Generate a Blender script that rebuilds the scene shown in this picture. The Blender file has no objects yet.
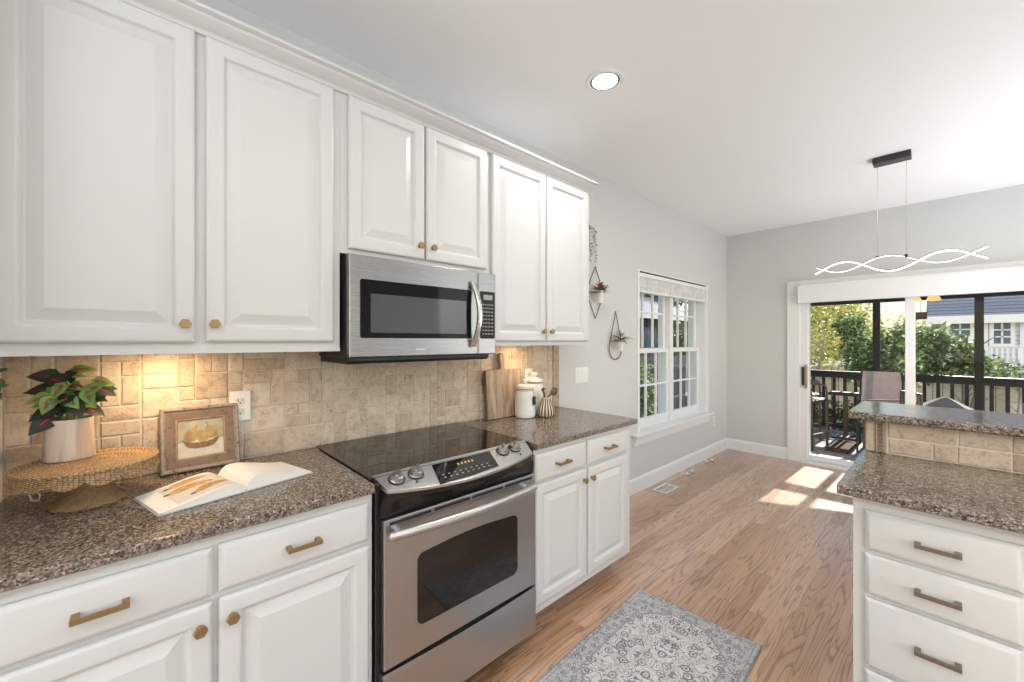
import bpy, bmesh, math, random
from mathutils import Vector, Matrix
PI = math.pi
R = math.radians
rnd = random.Random(7)
SC = bpy.context.scene
COL = SC.collection

# ------------------------------------------------------------------ camera
cam_d = bpy.data.cameras.new('camera')
cam_d.sensor_width = 36.0
cam_d.lens = 400.63 / 1024 * 36.0
cam_d.clip_start = 0.02
cam_d.clip_end = 300
cam = bpy.data.objects.new('camera', cam_d)
cam.location = (1.9396, 0.0, 1.392)
cam.rotation_euler = (R(90), 0, R(47.36))
COL.objects.link(cam)
SC.camera = cam
# ------------------------------------------------------------------ world, sun, exposure
SC.view_settings.view_transform = 'Standard'
SC.view_settings.look = 'None'
SC.view_settings.gamma = 1.0
SC.view_settings.use_curve_mapping = False
SC.view_settings.exposure = 0.0
SUN_EL, SKY_STRENGTH, SUN_STRENGTH = 30.4, 0.26, 10.0
world = bpy.data.worlds.new('sky')
SC.world = world
world.use_nodes = True
wn = world.node_tree.nodes
wl = world.node_tree.links
wn.clear()
sky = wn.new('ShaderNodeTexSky')
sky.sky_type = 'NISHITA'
sky.sun_disc = False
sky.sun_elevation = R(SUN_EL)
sky.sun_rotation = R(130)
sky.air_density = 1.2
sky.dust_density = 1.5
bg = wn.new('ShaderNodeBackground')
bg.inputs['Strength'].default_value = SKY_STRENGTH
wo = wn.new('ShaderNodeOutputWorld')
wl.new(sky.outputs[0], bg.inputs[0])
wl.new(bg.outputs[0], wo.inputs[0])
sd = bpy.data.lights.new('sun', 'SUN')
sd.energy = SUN_STRENGTH
sd.angle = R(0.6)
sd.color = (1.0, 0.92, 0.80)
sun = bpy.data.objects.new('sun', sd)
sun.location = (3, 14, 8)
sun.rotation_euler = Vector((-0.03, -1, -math.tan(R(SUN_EL)))).to_track_quat('-Z', 'Y').to_euler()
COL.objects.link(sun)


def area(name, loc, direction, sx, sy, power, color=(1, 1, 1), shape='RECTANGLE', spread=180):
    d = bpy.data.lights.new(name, 'AREA')
    d.shape = shape
    d.size = sx
    d.size_y = sy
    d.energy = power
    d.color = color
    d.spread = R(spread)
    o = bpy.data.objects.new(name, d)
    o.location = loc
    o.rotation_euler = Vector(direction).to_track_quat('-Z', 'Y').to_euler()
    COL.objects.link(o)
    return o


# added fill lamps set in the unseen openings of the back and right walls
area('fill_back_opening', (2.2, -2.93, 1.45), (0, 1, 0.10), 2.6, 1.7, 11, (0.90, 0.96, 1.0))
area('fill_right_opening', (4.13, 0.4, 1.45), (-1, 0, 0.08), 2.4, 1.7, 11, (0.90, 0.96, 1.0))
area('fill_dining_opening', (4.13, 4.2, 1.45), (-1, 0, 0.05), 1.6, 1.7, 13, (0.90, 0.96, 1.0))
# added upward fill lamps out of view, without fixtures, to brighten the ceiling
area('ceiling_fill', (2.5, -1.3, 1.5), (0, 0, 1), 1.4, 1.4, 74, (0.90, 0.955, 1.0))
area('ceiling_fill', (3.3, 3.0, 1.0), (0, 0, 1), 1.6, 1.6, 24, (0.88, 0.95, 1.0))
area('ceiling_fill', (3.0, 4.60, 0.8), (-0.25, 0, 1), 1.4, 1.2, 34, (0.88, 0.95, 1.0))
CAN_POWER, PUCK_POWER = 9.0, 1.5

# ------------------------------------------------------------------ materials
def mat(name):
    m = bpy.data.materials.new(name)
    m.use_nodes = True
    return m, m.node_tree.nodes, m.node_tree.links, m.node_tree.nodes['Principled BSDF']


def plain(name, col, rough=0.5, metal=0.0, spec=0.5, emit=None, estr=0.0, bump=0.0, bscale=200, coat=0.0, var=0.0, vscale=6.0):
    m, n, l, p = mat(name)
    p.inputs['Base Color'].default_value = (*col, 1)
    p.inputs['Roughness'].default_value = rough
    p.inputs['Metallic'].default_value = metal
    p.inputs['Specular IOR Level'].default_value = spec
    p.inputs['Coat Weight'].default_value = coat
    if emit:
        p.inputs['Emission Color'].default_value = (*emit, 1)
        p.inputs['Emission Strength'].default_value = estr
    tc = n.new('ShaderNodeTexCoord')
    if var:
        t = n.new('ShaderNodeTexNoise')
        t.inputs['Scale'].default_value = vscale
        t.inputs['Detail'].default_value = 5
        l.new(tc.outputs['Object'], t.inputs['Vector'])
        r = n.new('ShaderNodeValToRGB')
        r.color_ramp.elements[0].position = 0.3
        r.color_ramp.elements[1].position = 0.7
        r.color_ramp.elements[0].color = (*[c * (1 - var) for c in col], 1)
        r.color_ramp.elements[1].color = (*[min(1, c * (1 + var)) for c in col], 1)
        l.new(t.outputs['Fac'], r.inputs['Fac'])
        l.new(r.outputs['Color'], p.inputs['Base Color'])
    if bump:
        t2 = n.new('ShaderNodeTexNoise')
        t2.inputs['Scale'].default_value = bscale
        t2.inputs['Detail'].default_value = 3
        l.new(tc.outputs['Object'], t2.inputs['Vector'])
        b = n.new('ShaderNodeBump')
        b.inputs['Strength'].default_value = bump
        b.inputs['Distance'].default_value = 0.002
        l.new(t2.outputs['Fac'], b.inputs['Height'])
        l.new(b.outputs['Normal'], p.inputs['Normal'])
    return m


def ramp(n, stops, interp='LINEAR'):
    r = n.new('ShaderNodeValToRGB')
    cr = r.color_ramp
    cr.interpolation = interp
    while len(cr.elements) < len(stops):
        cr.elements.new(0.5)
    for e, (p, c) in zip(cr.elements, stops):
        e.position = p
        e.color = (*c, 1)
    return r


def math_n(n, l, op, a, b=None):
    m = n.new('ShaderNodeMath')
    m.operation = op
    for i, v in enumerate((a, b)):
        if v is None:
            continue
        if isinstance(v, (int, float)):
            m.inputs[i].default_value = v
        else:
            l.new(v, m.inputs[i])
    return m.outputs[0]


def mix_c(n, l, fac, a, b, mode='MIX'):
    m = n.new('ShaderNodeMix')
    m.data_type = 'RGBA'
    m.blend_type = mode
    for s, v in ((m.inputs[0], fac), (m.inputs[6], a), (m.inputs[7], b)):
        if isinstance(v, (int, float)):
            s.default_value = v
        elif isinstance(v, tuple):
            s.default_value = (*v, 1)
        else:
            l.new(v, s)
    return m.outputs[2]


def mapping(n, l, scale=(1, 1, 1), rot=(0, 0, 0), src='Object'):
    tc = n.new('ShaderNodeTexCoord')
    mp = n.new('ShaderNodeMapping')
    mp.inputs['Scale'].default_value = scale
    mp.inputs['Rotation'].default_value = rot
    l.new(tc.outputs[src], mp.inputs['Vector'])
    return mp.outputs[0]


def noise(n, l, vec, scale, detail=4, rough=0.55, dist=0.0):
    t = n.new('ShaderNodeTexNoise')
    t.inputs['Scale'].default_value = scale
    t.inputs['Detail'].default_value = detail
    t.inputs['Roughness'].default_value = rough
    t.inputs['Distortion'].default_value = dist
    l.new(vec, t.inputs['Vector'])
    return t.outputs['Fac']


def attr(n, name):
    a = n.new('ShaderNodeAttribute')
    a.attribute_name = name
    return a.outputs['Fac']


def bump_n(n, l, p, height, strength=0.3, dist=0.002):
    b = n.new('ShaderNodeBump')
    b.inputs['Strength'].default_value = strength
    b.inputs['Distance'].default_value = dist
    l.new(height, b.inputs['Height'])
    l.new(b.outputs['Normal'], p.inputs['Normal'])


def mat_floor():
    m, n, l, p = mat('oak_planks')
    v = mapping(n, l, rot=(0, 0, R(90)))
    br = n.new('ShaderNodeTexBrick')
    br.inputs['Color1'].default_value = (0, 0, 0, 1)
    br.inputs['Color2'].default_value = (1, 1, 1, 1)
    br.inputs['Mortar'].default_value = (0.5, 0.5, 0.5, 1)
    br.inputs['Scale'].default_value = 1.0
    br.inputs['Mortar Size'].default_value = 0.0009
    br.inputs['Mortar Smooth'].default_value = 0.2
    br.inputs['Brick Width'].default_value = 1.15
    br.inputs['Row Height'].default_value = 0.083
    br.offset = 0.37
    br.offset_frequency = 2
    l.new(v, br.inputs['Vector'])
    rv = math_n(n, l, 'MULTIPLY', br.outputs['Color'], 37.0)
    off = n.new('ShaderNodeCombineXYZ')
    l.new(rv, off.inputs[0]); l.new(math_n(n, l, 'MULTIPLY', rv, 1.7), off.inputs[1]); l.new(rv, off.inputs[2])
    tc = n.new('ShaderNodeTexCoord')
    def shifted(scale):
        mp = n.new('ShaderNodeMapping')
        mp.inputs['Scale'].default_value = scale
        l.new(tc.outputs['Object'], mp.inputs['Vector'])
        a = n.new('ShaderNodeVectorMath')
        a.operation = 'ADD'
        l.new(mp.outputs[0], a.inputs[0]); l.new(off.outputs[0], a.inputs[1])
        return a.outputs[0]
    g1 = noise(n, l, shifted((12, 0.75, 1)), 1.0, 2.0, 0.45, 0.3)
    rings = math_n(n, l, 'FRACT', math_n(n, l, 'MULTIPLY', g1, 13.0))
    rr = ramp(n, [(0.0, (0.22,) * 3), (0.10, (0.45,) * 3), (0.30, (1,) * 3), (0.88, (0.97,) * 3), (1.0, (0.22,) * 3)])
    l.new(rings, rr.inputs[0])
    pores = noise(n, l, shifted((240, 7, 1)), 1.0, 3, 0.6)
    pr = ramp(n, [(0.36, (0.62,) * 3), (0.52, (1,) * 3)])
    l.new(pores, pr.inputs[0])
    tone = ramp(n, [(0.0, (0.40, 0.205, 0.108)), (0.35, (0.49, 0.27, 0.15)), (0.7, (0.54, 0.31, 0.185)), (1.0, (0.61, 0.38, 0.245))])
    l.new(br.outputs['Color'], tone.inputs[0])
    c = mix_c(n, l, 0.62, tone.outputs[0], rr.outputs[0], 'MULTIPLY')
    c = mix_c(n, l, 0.5, c, pr.outputs[0], 'MULTIPLY')
    c = mix_c(n, l, math_n(n, l, 'MULTIPLY', br.outputs['Fac'], 0.75), c, (0.10, 0.05, 0.025))
    l.new(c, p.inputs['Base Color'])
    rg = math_n(n, l, 'ADD', math_n(n, l, 'MULTIPLY', pores, 0.12), 0.25)
    l.new(rg, p.inputs['Roughness'])
    p.inputs['Specular IOR Level'].default_value = 0.55
    p.inputs['Coat Weight'].default_value = 1.0
    p.inputs['Coat Roughness'].default_value = 0.24
    p.inputs['Coat IOR'].default_value = 1.6
    bump_n(n, l, p, math_n(n, l, 'SUBTRACT', math_n(n, l, 'MULTIPLY', pores, 0.2), br.outputs['Fac']), 0.25, 0.001)
    return m


def mat_granite():
    m, n, l, p = mat('speckled_granite')
    v = mapping(n, l)
    vo = n.new('ShaderNodeTexVoronoi')
    vo.inputs['Scale'].default_value = 225
    l.new(v, vo.inputs['Vector'])
    sep = n.new('ShaderNodeSeparateColor')
    l.new(vo.outputs['Color'], sep.inputs[0])
    r1 = ramp(n, [(0.0, (0.034, 0.029, 0.026)), (0.25, (0.105, 0.083, 0.068)), (0.5, (0.195, 0.160, 0.130)), (0.7, (0.250, 0.208, 0.172)), (0.86, (0.31, 0.265, 0.225)), (0.98, (0.44, 0.39, 0.34))], 'LINEAR')
    l.new(sep.outputs[0], r1.inputs[0])
    vo2 = n.new('ShaderNodeTexVoronoi')
    vo2.inputs['Scale'].default_value = 95
    l.new(v, vo2.inputs['Vector'])
    sep2 = n.new('ShaderNodeSeparateColor')
    l.new(vo2.outputs['Color'], sep2.inputs[0])
    r2 = ramp(n, [(0.0, (0.5, 0.46, 0.44)), (0.35, (0.92, 0.88, 0.84)), (0.75, (1.0, 0.97, 0.93)), (1.0, (1.3, 1.25, 1.2))])
    l.new(sep2.outputs[1], r2.inputs[0])
    c = mix_c(n, l, 0.8, r1.outputs[0], r2.outputs[0], 'MULTIPLY')
    l.new(c, p.inputs['Base Color'])
    p.inputs['Roughness'].default_value = 0.16
    p.inputs['Specular IOR Level'].default_value = 0.55
    return m


def mat_travertine(name='travertine', tint=(1, 1, 1)):
    m, n, l, p = mat(name)
    v = mapping(n, l)
    rv = attr(n, 'rnd')
    t = lambda c: tuple(a * b for a, b in zip(c, tint))
    tone = ramp(n, [(0.0, t((0.52, 0.43, 0.335))), (0.25, t((0.60, 0.51, 0.41))), (0.7, t((0.65, 0.565, 0.465))), (1.0, t((0.70, 0.62, 0.52)))])
    l.new(rv, tone.inputs[0])
    n1 = noise(n, l, v, 26, 6, 0.65, 0.6)
    r1 = ramp(n, [(0.30, (0.62, 0.56, 0.49)), (0.48, (0.98, 0.97, 0.96)), (0.72, (1.16, 1.14, 1.11))])
    l.new(n1, r1.inputs[0])
    c = mix_c(n, l, 0.85, tone.outputs[0], r1.outputs[0], 'MULTIPLY')
    n2 = noise(n, l, v, 140, 3, 0.6)
    pit = ramp(n, [(0.30, (0.42, 0.34, 0.27)), (0.43, (1, 1, 1))])
    l.new(n2, pit.inputs[0])
    c = mix_c(n, l, 0.6, c, pit.outputs[0], 'MULTIPLY')
    l.new(c, p.inputs['Base Color'])
    p.inputs['Roughness'].default_value = 0.62
    bump_n(n, l, p, n2, 0.35, 0.002)
    return m


def mat_steel(name, col=(0.60, 0.59, 0.58), axis=1, rough=0.27):
    m, n, l, p = mat(name)
    sc = [420, 420, 420]
    sc[axis] = 4
    v = mapping(n, l, scale=tuple(sc))
    t = noise(n, l, v, 1.0, 3, 0.6)
    p.inputs['Base Color'].default_value = (*col, 1)
    p.inputs['Metallic'].default_value = 1.0
    l.new(math_n(n, l, 'ADD', math_n(n, l, 'MULTIPLY', t, 0.16), rough - 0.06), p.inputs['Roughness'])
    bump_n(n, l, p, t, 0.015, 0.0002)
    return m


def mat_glass(name, tint=(1, 1, 1), refl=1.0):
    m, n, l, p = mat(name)
    n.remove(p)
    out = [x for x in n if x.type == 'OUTPUT_MATERIAL'][0]
    tr = n.new('ShaderNodeBsdfTransparent')
    tr.inputs[0].default_value = (*tint, 1)
    gl = n.new('ShaderNodeBsdfGlossy')
    gl.inputs['Roughness'].default_value = 0.0
    gl.inputs[0].default_value = (refl, refl, refl, 1)
    fr = n.new('ShaderNodeFresnel')
    fr.inputs[0].default_value = 1.45
    mx = n.new('ShaderNodeMixShader')
    ge = n.new('ShaderNodeNewGeometry')
    l.new(math_n(n, l, 'MULTIPLY', fr.outputs[0], math_n(n, l, 'SUBTRACT', 1.0, ge.outputs['Backfacing'])), mx.inputs[0])
    l.new(tr.outputs[0], mx.inputs[1]); l.new(gl.outputs[0], mx.inputs[2])
    l.new(mx.outputs[0], out.inputs[0])
    return m


def mat_leaf(name, center, edge, lo=0.42, hi=0.62, rough=0.45, trans=0.25, vein=None):
    """leaf whose blade changes colour from the midrib to the margin"""
    m, n, l, p = mat(name)
    a = attr(n, 'ctr')
    v = mapping(n, l)
    nz = noise(n, l, v, 90, 3)
    s = math_n(n, l, 'ADD', a, math_n(n, l, 'MULTIPLY', math_n(n, l, 'SUBTRACT', nz, 0.5), 0.35))
    stops = [(0.0, vein or center), (0.10, center), (lo, center), (hi, edge), (1.0, edge)]
    r = ramp(n, stops)
    l.new(s, r.inputs[0])
    l.new(r.outputs[0], p.inputs['Base Color'])
    p.inputs['Roughness'].default_value = rough
    return m


def mat_foliage(name, cols, trans=0.45):
    m, n, l, p = mat(name)
    out = [x for x in n if x.type == 'OUTPUT_MATERIAL'][0]
    r = ramp(n, [(i / (len(cols) - 1), c) for i, c in enumerate(cols)])
    l.new(attr(n, 'rnd'), r.inputs[0])
    l.new(r.outputs[0], p.inputs['Base Color'])
    p.inputs['Roughness'].default_value = 0.5
    tl = n.new('ShaderNodeBsdfTranslucent')
    l.new(r.outputs[0], tl.inputs[0])
    mx = n.new('ShaderNodeMixShader')
    mx.inputs[0].default_value = trans
    l.new(p.outputs[0], mx.inputs[1]); l.new(tl.outputs[0], mx.inputs[2])
    l.new(mx.outputs[0], out.inputs[0])
    return m


def mat_wood(name, c0, c1, axis=2, scale=18, rough=0.55, rings=6.0):
    m, n, l, p = mat(name)
    sc = [scale, scale, scale]
    sc[axis] = scale * 0.09
    v = mapping(n, l, scale=tuple(sc))
    t = noise(n, l, v, 1.0, 5, 0.6, 0.4)
    f = math_n(n, l, 'FRACT', math_n(n, l, 'MULTIPLY', t, rings))
    r = ramp(n, [(0.0, c0), (0.35, c1), (0.8, c1), (1.0, c0)])
    l.new(f, r.inputs[0])
    r2 = ramp(n, [(0.3, (0.8, 0.8, 0.8)), (0.7, (1.1, 1.1, 1.1))])
    l.new(t, r2.inputs[0])
    l.new(mix_c(n, l, 0.8, r.outputs[0], r2.outputs[0], 'MULTIPLY'), p.inputs['Base Color'])
    p.inputs['Roughness'].default_value = rough
    bump_n(n, l, p, f, 0.12, 0.001)
    return m


def mat_wicker():
    """over-and-under basket weave laid round the vertical axis of the stand"""
    m, n, l, p = mat('woven_wicker')
    tc = n.new('ShaderNodeTexCoord')
    sep = n.new('ShaderNodeSeparateXYZ')
    l.new(tc.outputs['Object'], sep.inputs[0])
    x, y, z = sep.outputs
    rr = math_n(n, l, 'SQRT', math_n(n, l, 'ADD', math_n(n, l, 'MULTIPLY', x, x), math_n(n, l, 'MULTIPLY', y, y)))
    ang = math_n(n, l, 'MULTIPLY', math_n(n, l, 'ARCTAN2', y, x), 96 / (2 * PI))
    par = math_n(n, l, 'MULTIPLY', math_n(n, l, 'MODULO', math_n(n, l, 'ADD', math_n(n, l, 'FLOOR', ang), 100.0), 2.0), 0.5)
    row = math_n(n, l, 'ADD', math_n(n, l, 'MULTIPLY', math_n(n, l, 'SUBTRACT', rr, z), 190.0), par)
    h1 = math_n(n, l, 'ABSOLUTE', math_n(n, l, 'SINE', math_n(n, l, 'MULTIPLY', row, PI)))
    h2 = math_n(n, l, 'ABSOLUTE', math_n(n, l, 'SINE', math_n(n, l, 'MULTIPLY', ang, PI)))
    h = math_n(n, l, 'MULTIPLY', h1, math_n(n, l, 'POWER', h2, 0.3))
    nz = noise(n, l, tc.outputs['Object'], 90, 3)
    tone = ramp(n, [(0.25, (0.42, 0.26, 0.13)), (0.5, (0.56, 0.37, 0.19)), (0.75, (0.68, 0.48, 0.28))])
    l.new(nz, tone.inputs[0])
    gap = ramp(n, [(0.08, (0.13, 0.095, 0.07)), (0.40, (0.72, 0.70, 0.68)), (0.8, (1.15, 1.15, 1.15))])
    l.new(h, gap.inputs[0])
    l.new(mix_c(n, l, 1.0, tone.outputs[0], gap.outputs[0], 'MULTIPLY'), p.inputs['Base Color'])
    p.inputs['Roughness'].default_value = 0.6
    bump_n(n, l, p, h, 0.8, 0.003)
    return m


def mat_rug():
    m, n, l, p = mat('woven_rug')
    tc = n.new('ShaderNodeTexCoord')
    sep = n.new('ShaderNodeSeparateXYZ')
    l.new(tc.outputs['Object'], sep.inputs[0])
    HX, HY = 0.30, 0.45
    ax = math_n(n, l, 'ABSOLUTE', sep.outputs[0])
    ay = math_n(n, l, 'ABSOLUTE', sep.outputs[1])
    dx = math_n(n, l, 'SUBTRACT', HX, ax)
    dy = math_n(n, l, 'SUBTRACT', HY, ay)
    de = math_n(n, l, 'MINIMUM', dx, dy)
    dcorner = math_n(n, l, 'MULTIPLY', math_n(n, l, 'SUBTRACT', math_n(n, l, 'ADD', dx, dy), 0.30), 0.7071)
    dc = math_n(n, l, 'MINIMUM', math_n(n, l, 'SUBTRACT', de, 0.085), dcorner)
    # mirrored coordinates give the repeat of an oriental pattern
    cmb = n.new('ShaderNodeCombineXYZ')
    l.new(ax, cmb.inputs[0]); l.new(ay, cmb.inputs[1])
    wob = n.new('ShaderNodeTexNoise')
    wob.inputs['Scale'].default_value = 26
    wob.inputs['Detail'].default_value = 2
    l.new(cmb.outputs[0], wob.inputs['Vector'])
    vm = n.new('ShaderNodeVectorMath'); vm.operation = 'SCALE'
    l.new(wob.outputs['Color'], vm.inputs[0]); vm.inputs['Scale'].default_value = 0.022
    va = n.new('ShaderNodeVectorMath'); va.operation = 'ADD'
    l.new(cmb.outputs[0], va.inputs[0]); l.new(vm.outputs[0], va.inputs[1])
    def flower(scale, k, thr):
        vo = n.new('ShaderNodeTexVoronoi')
        vo.voronoi_dimensions = '2D'
        vo.inputs['Scale'].default_value = scale
        vo.inputs['Randomness'].default_value = 0.8
        l.new(va.outputs[0], vo.inputs['Vector'])
        s = math_n(n, l, 'SINE', math_n(n, l, 'MULTIPLY', vo.outputs['Distance'], k))
        cn_ = noise(n, l, va.outputs[0], scale * 1.15, 1.5, 0.5, 1.4)
        cf = math_n(n, l, 'FRACT', math_n(n, l, 'MULTIPLY', cn_, 9.0))
        e = math_n(n, l, 'LESS_THAN', math_n(n, l, 'ABSOLUTE', math_n(n, l, 'SUBTRACT', cf, 0.5)), 0.17)
        g = math_n(n, l, 'MULTIPLY', math_n(n, l, 'GREATER_THAN', s, thr), math_n(n, l, 'LESS_THAN', vo.outputs['Distance'], 0.34))
        return math_n(n, l, 'MAXIMUM', g, math_n(n, l, 'MULTIPLY', e, 0.95))
    inner = flower(13, 38, 0.1)
    outer = flower(24, 34, 0.0)
    inside = math_n(n, l, 'GREATER_THAN', dc, 0.0)
    patt = n.new('ShaderNodeMix')
    l.new(inside, patt.inputs[0]); l.new(outer, patt.inputs[2]); l.new(inner, patt.inputs[3])
    light = (0.64, 0.62, 0.60)
    dark = (0.13, 0.13, 0.145)
    basec = mix_c(n, l, inside, (0.54, 0.535, 0.535), light)
    wear = noise(n, l, cmb.outputs[0], 9, 5, 0.7)
    wr = ramp(n, [(0.3, (0.55,) * 3), (0.6, (1.0,) * 3)])
    l.new(wear, wr.inputs[0])
    fac = math_n(n, l, 'MULTIPLY', patt.outputs[0], math_n(n, l, 'MULTIPLY', wr.outputs[0], 0.95))
    c = mix_c(n, l, fac, basec, dark)
    line = math_n(n, l, 'LESS_THAN', math_n(n, l, 'ABSOLUTE', dc), 0.005)
    line2 = math_n(n, l, 'LESS_THAN', math_n(n, l, 'ABSOLUTE', math_n(n, l, 'SUBTRACT', de, 0.022)), 0.003)
    c = mix_c(n, l, math_n(n, l, 'MULTIPLY', math_n(n, l, 'MAXIMUM', line, line2), 0.7), c, (0.27, 0.27, 0.285))
    c = mix_c(n, l, math_n(n, l, 'MULTIPLY', math_n(n, l, 'LESS_THAN', de, 0.007), 0.75), c, (0.20, 0.20, 0.21))
    fine = noise(n, l, tc.outputs['Object'], 420, 2)
    fr = ramp(n, [(0.3, (0.72,) * 3), (0.7, (1.12,) * 3)])
    l.new(fine, fr.inputs[0])
    c = mix_c(n, l, 0.8, c, fr.outputs[0], 'MULTIPLY')
    l.new(c, p.inputs['Base Color'])
    p.inputs['Roughness'].default_value = 0.95
    p.inputs['Specular IOR Level'].default_value = 0.1
    bump_n(n, l, p, fine, 0.5, 0.002)
    return m


def mat_boards(name, c0, c1, width, axis=0, gap=0.012, rough=0.7, offset_len=3.0):
    """parallel boards: width along one axis, a dark groove between them"""
    m, n, l, p = mat(name)
    tc = n.new('ShaderNodeTexCoord')
    sep = n.new('ShaderNodeSeparateXYZ')
    l.new(tc.outputs['Object'], sep.inputs[0])
    u = math_n(n, l, 'DIVIDE', sep.outputs[axis], width)
    f = math_n(n, l, 'FRACT', u)
    i = math_n(n, l, 'FLOOR', u)
    wn_ = n.new('ShaderNodeTexWhiteNoise')
    wn_.noise_dimensions = '1D'
    l.new(i, wn_.inputs['W'])
    r = ramp(n, [(0.0, c0), (1.0, c1)])
    l.new(wn_.outputs['Value'], r.inputs[0])
    g = math_n(n, l, 'LESS_THAN', f, gap / width)
    nz = noise(n, l, tc.outputs['Object'], 14, 4)
    nr = ramp(n, [(0.3, (0.78,) * 3), (0.7, (1.12,) * 3)])
    l.new(nz, nr.inputs[0])
    c = mix_c(n, l, 0.8, r.outputs[0], nr.outputs[0], 'MULTIPLY')
    c = mix_c(n, l, g, c, tuple(x * 0.12 for x in c0))
    l.new(c, p.inputs['Base Color'])
    p.inputs['Roughness'].default_value = rough
    return m


M = {}
M['floor'] = mat_floor()
M['granite'] = mat_granite()
M['tile'] = mat_travertine('travertine', (0.97, 0.945, 0.92))
M['tile_bar'] = mat_travertine('travertine_bar', (0.84, 0.79, 0.76))
M['tile_trim'] = mat_travertine('travertine_trim', (0.72, 0.68, 0.62))
M['grout'] = plain('grout', (0.66, 0.60, 0.51), 0.9, bump=0.3, bscale=300)
M['wall'] = plain('wall_paint', (0.62, 0.62, 0.61), 0.75, bump=0.06, bscale=500)
M['ceiling'] = plain('ceiling_paint', (0.84, 0.84, 0.84), 0.9, bump=0.05, bscale=400)
M['trim'] = plain('white_trim_paint', (0.80, 0.80, 0.795), 0.38, bump=0.02, bscale=80)
M['cabinet'] = plain('white_cabinet_paint', (0.635, 0.637, 0.632), 0.34, bump=0.03, bscale=120)
M['brass'] = plain('brushed_brass', (0.34, 0.235, 0.115), 0.45, 0.88, bump=0.05, bscale=600)
M['bronze'] = plain('aged_bronze', (0.27, 0.225, 0.175), 0.36, 1.0, bump=0.05, bscale=600)
M['steel'] = mat_steel('brushed_steel', (0.47, 0.475, 0.48), 1, 0.30)
M['steel_mw'] = mat_steel('brushed_steel_microwave', (0.37, 0.365, 0.36), 1, 0.24)
M['steel_v'] = mat_steel('brushed_steel_bright', (0.55, 0.545, 0.53), 1, 0.30)
M['chrome'] = plain('polished_steel', (0.58, 0.57, 0.55), 0.20, 1.0, bump=0.02, bscale=300)
M['knob_steel'] = plain('satin_knob_steel', (0.36, 0.35, 0.34), 0.28, 1.0, bump=0.02, bscale=300)
M['black_glass'] = plain('black_ceramic_glass', (0.010, 0.009, 0.009), 0.04, 0, 0.6, bump=0.0, var=0.2, vscale=4)
M['mw_black'] = plain('black_door_glass', (0.005, 0.005, 0.005), 0.05, 0, 0.2, var=0.2, vscale=4)
M['black'] = plain('black_enamel', (0.008, 0.008, 0.008), 0.22, 0, 0.5, var=0.2, vscale=5)
M['black_matte'] = plain('black_plastic', (0.015, 0.015, 0.016), 0.5, var=0.2, vscale=8)
M['dark_grey'] = plain('charcoal_metal', (0.06, 0.057, 0.053), 0.45, 0.6, var=0.15, vscale=8)
M['mw_screen'] = plain('dark_mesh_glass', (0.055, 0.06, 0.068), 0.06, 0.0, 0.7, var=0.1, vscale=300)
M['keys'] = plain('key_print', (0.26, 0.255, 0.25), 0.5, var=0.1, vscale=50)
M['digits'] = plain('display_digits', (0.2, 0.15, 0.02), 0.5, emit=(0.75, 0.55, 0.08), estr=0.45)
M['lcd'] = plain('lcd_window', (0.22, 0.23, 0.23), 0.15, emit=(0.55, 0.58, 0.55), estr=0.12)
M['glass'] = mat_glass('window_glass', (1, 1, 1), 0.5)
M['door_glass'] = mat_glass('door_glass', (0.98, 0.985, 0.985), 0.45)
M['plate'] = plain('white_plastic', (0.80, 0.80, 0.78), 0.35, var=0.02, vscale=20)
M['slot'] = plain('socket_slot', (0.05, 0.045, 0.04), 0.6, var=0.1, vscale=90)
M['socket'] = plain('socket_face', (0.68, 0.67, 0.64), 0.4, var=0.02, vscale=40)
M['wicker'] = mat_wicker()
M['pot'] = mat_wood('wood_grain_ceramic', (0.52, 0.41, 0.32), (0.66, 0.56, 0.47), 2, 34, 0.35, 2.5)
M['soil'] = plain('potting_soil', (0.05, 0.035, 0.025), 0.9, bump=0.6, bscale=200, var=0.3, vscale=80)
M['stem'] = plain('plant_stem', (0.30, 0.34, 0.14), 0.6, var=0.2, vscale=60)
M['leaf_dark'] = mat_leaf('burgundy_dark_leaf', (0.13, 0.012, 0.028), (0.014, 0.045, 0.022), 0.22, 0.48, 0.4, vein=(0.34, 0.10, 0.10))
M['leaf_light'] = mat_leaf('burgundy_lime_leaf', (0.20, 0.018, 0.045), (0.17, 0.31, 0.065), 0.18, 0.40, 0.4, vein=(0.5, 0.3, 0.25))
M['leaf_grey'] = mat_leaf('silver_leaf', (0.16, 0.22, 0.15), (0.24, 0.32, 0.20), 0.3, 0.6, 0.5)
M['succulent'] = mat_leaf('succulent_green', (0.10, 0.17, 0.08), (0.18, 0.27, 0.11), 0.3, 0.7, 0.5)
M['succulent_red'] = mat_leaf('succulent_red', (0.13, 0.16, 0.07), (0.36, 0.07, 0.05), 0.25, 0.55, 0.5)
M['frame_wood'] = mat_wood('picture_frame_wood', (0.115, 0.068, 0.042), (0.215, 0.14, 0.09), 1, 30, 0.45, 3)
M['frame_edge'] = mat_wood('picture_frame_silver', (0.13, 0.09, 0.065), (0.34, 0.28, 0.235), 1, 55, 0.35, 3)
M['frame_liner'] = mat_wood('picture_frame_liner', (0.20, 0.12, 0.07), (0.38, 0.26, 0.16), 1, 40, 0.4, 3)
M['canvas'] = plain('painted_canvas', (0.40, 0.37, 0.26), 0.7, var=0.18, vscale=25, bump=0.2, bscale=400)
M['canvas_cloth'] = plain('painted_tablecloth', (0.60, 0.57, 0.47), 0.7, var=0.12, vscale=40)
M['paint_pear'] = plain('painted_pear', (0.40, 0.28, 0.11), 0.6, var=0.35, vscale=38)
M['paint_basket'] = plain('painted_basket', (0.24, 0.13, 0.06), 0.6, var=0.4, vscale=130)
M['paint_stalk'] = plain('painted_stalk', (0.09, 0.05, 0.03), 0.6, var=0.2, vscale=90)
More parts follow.
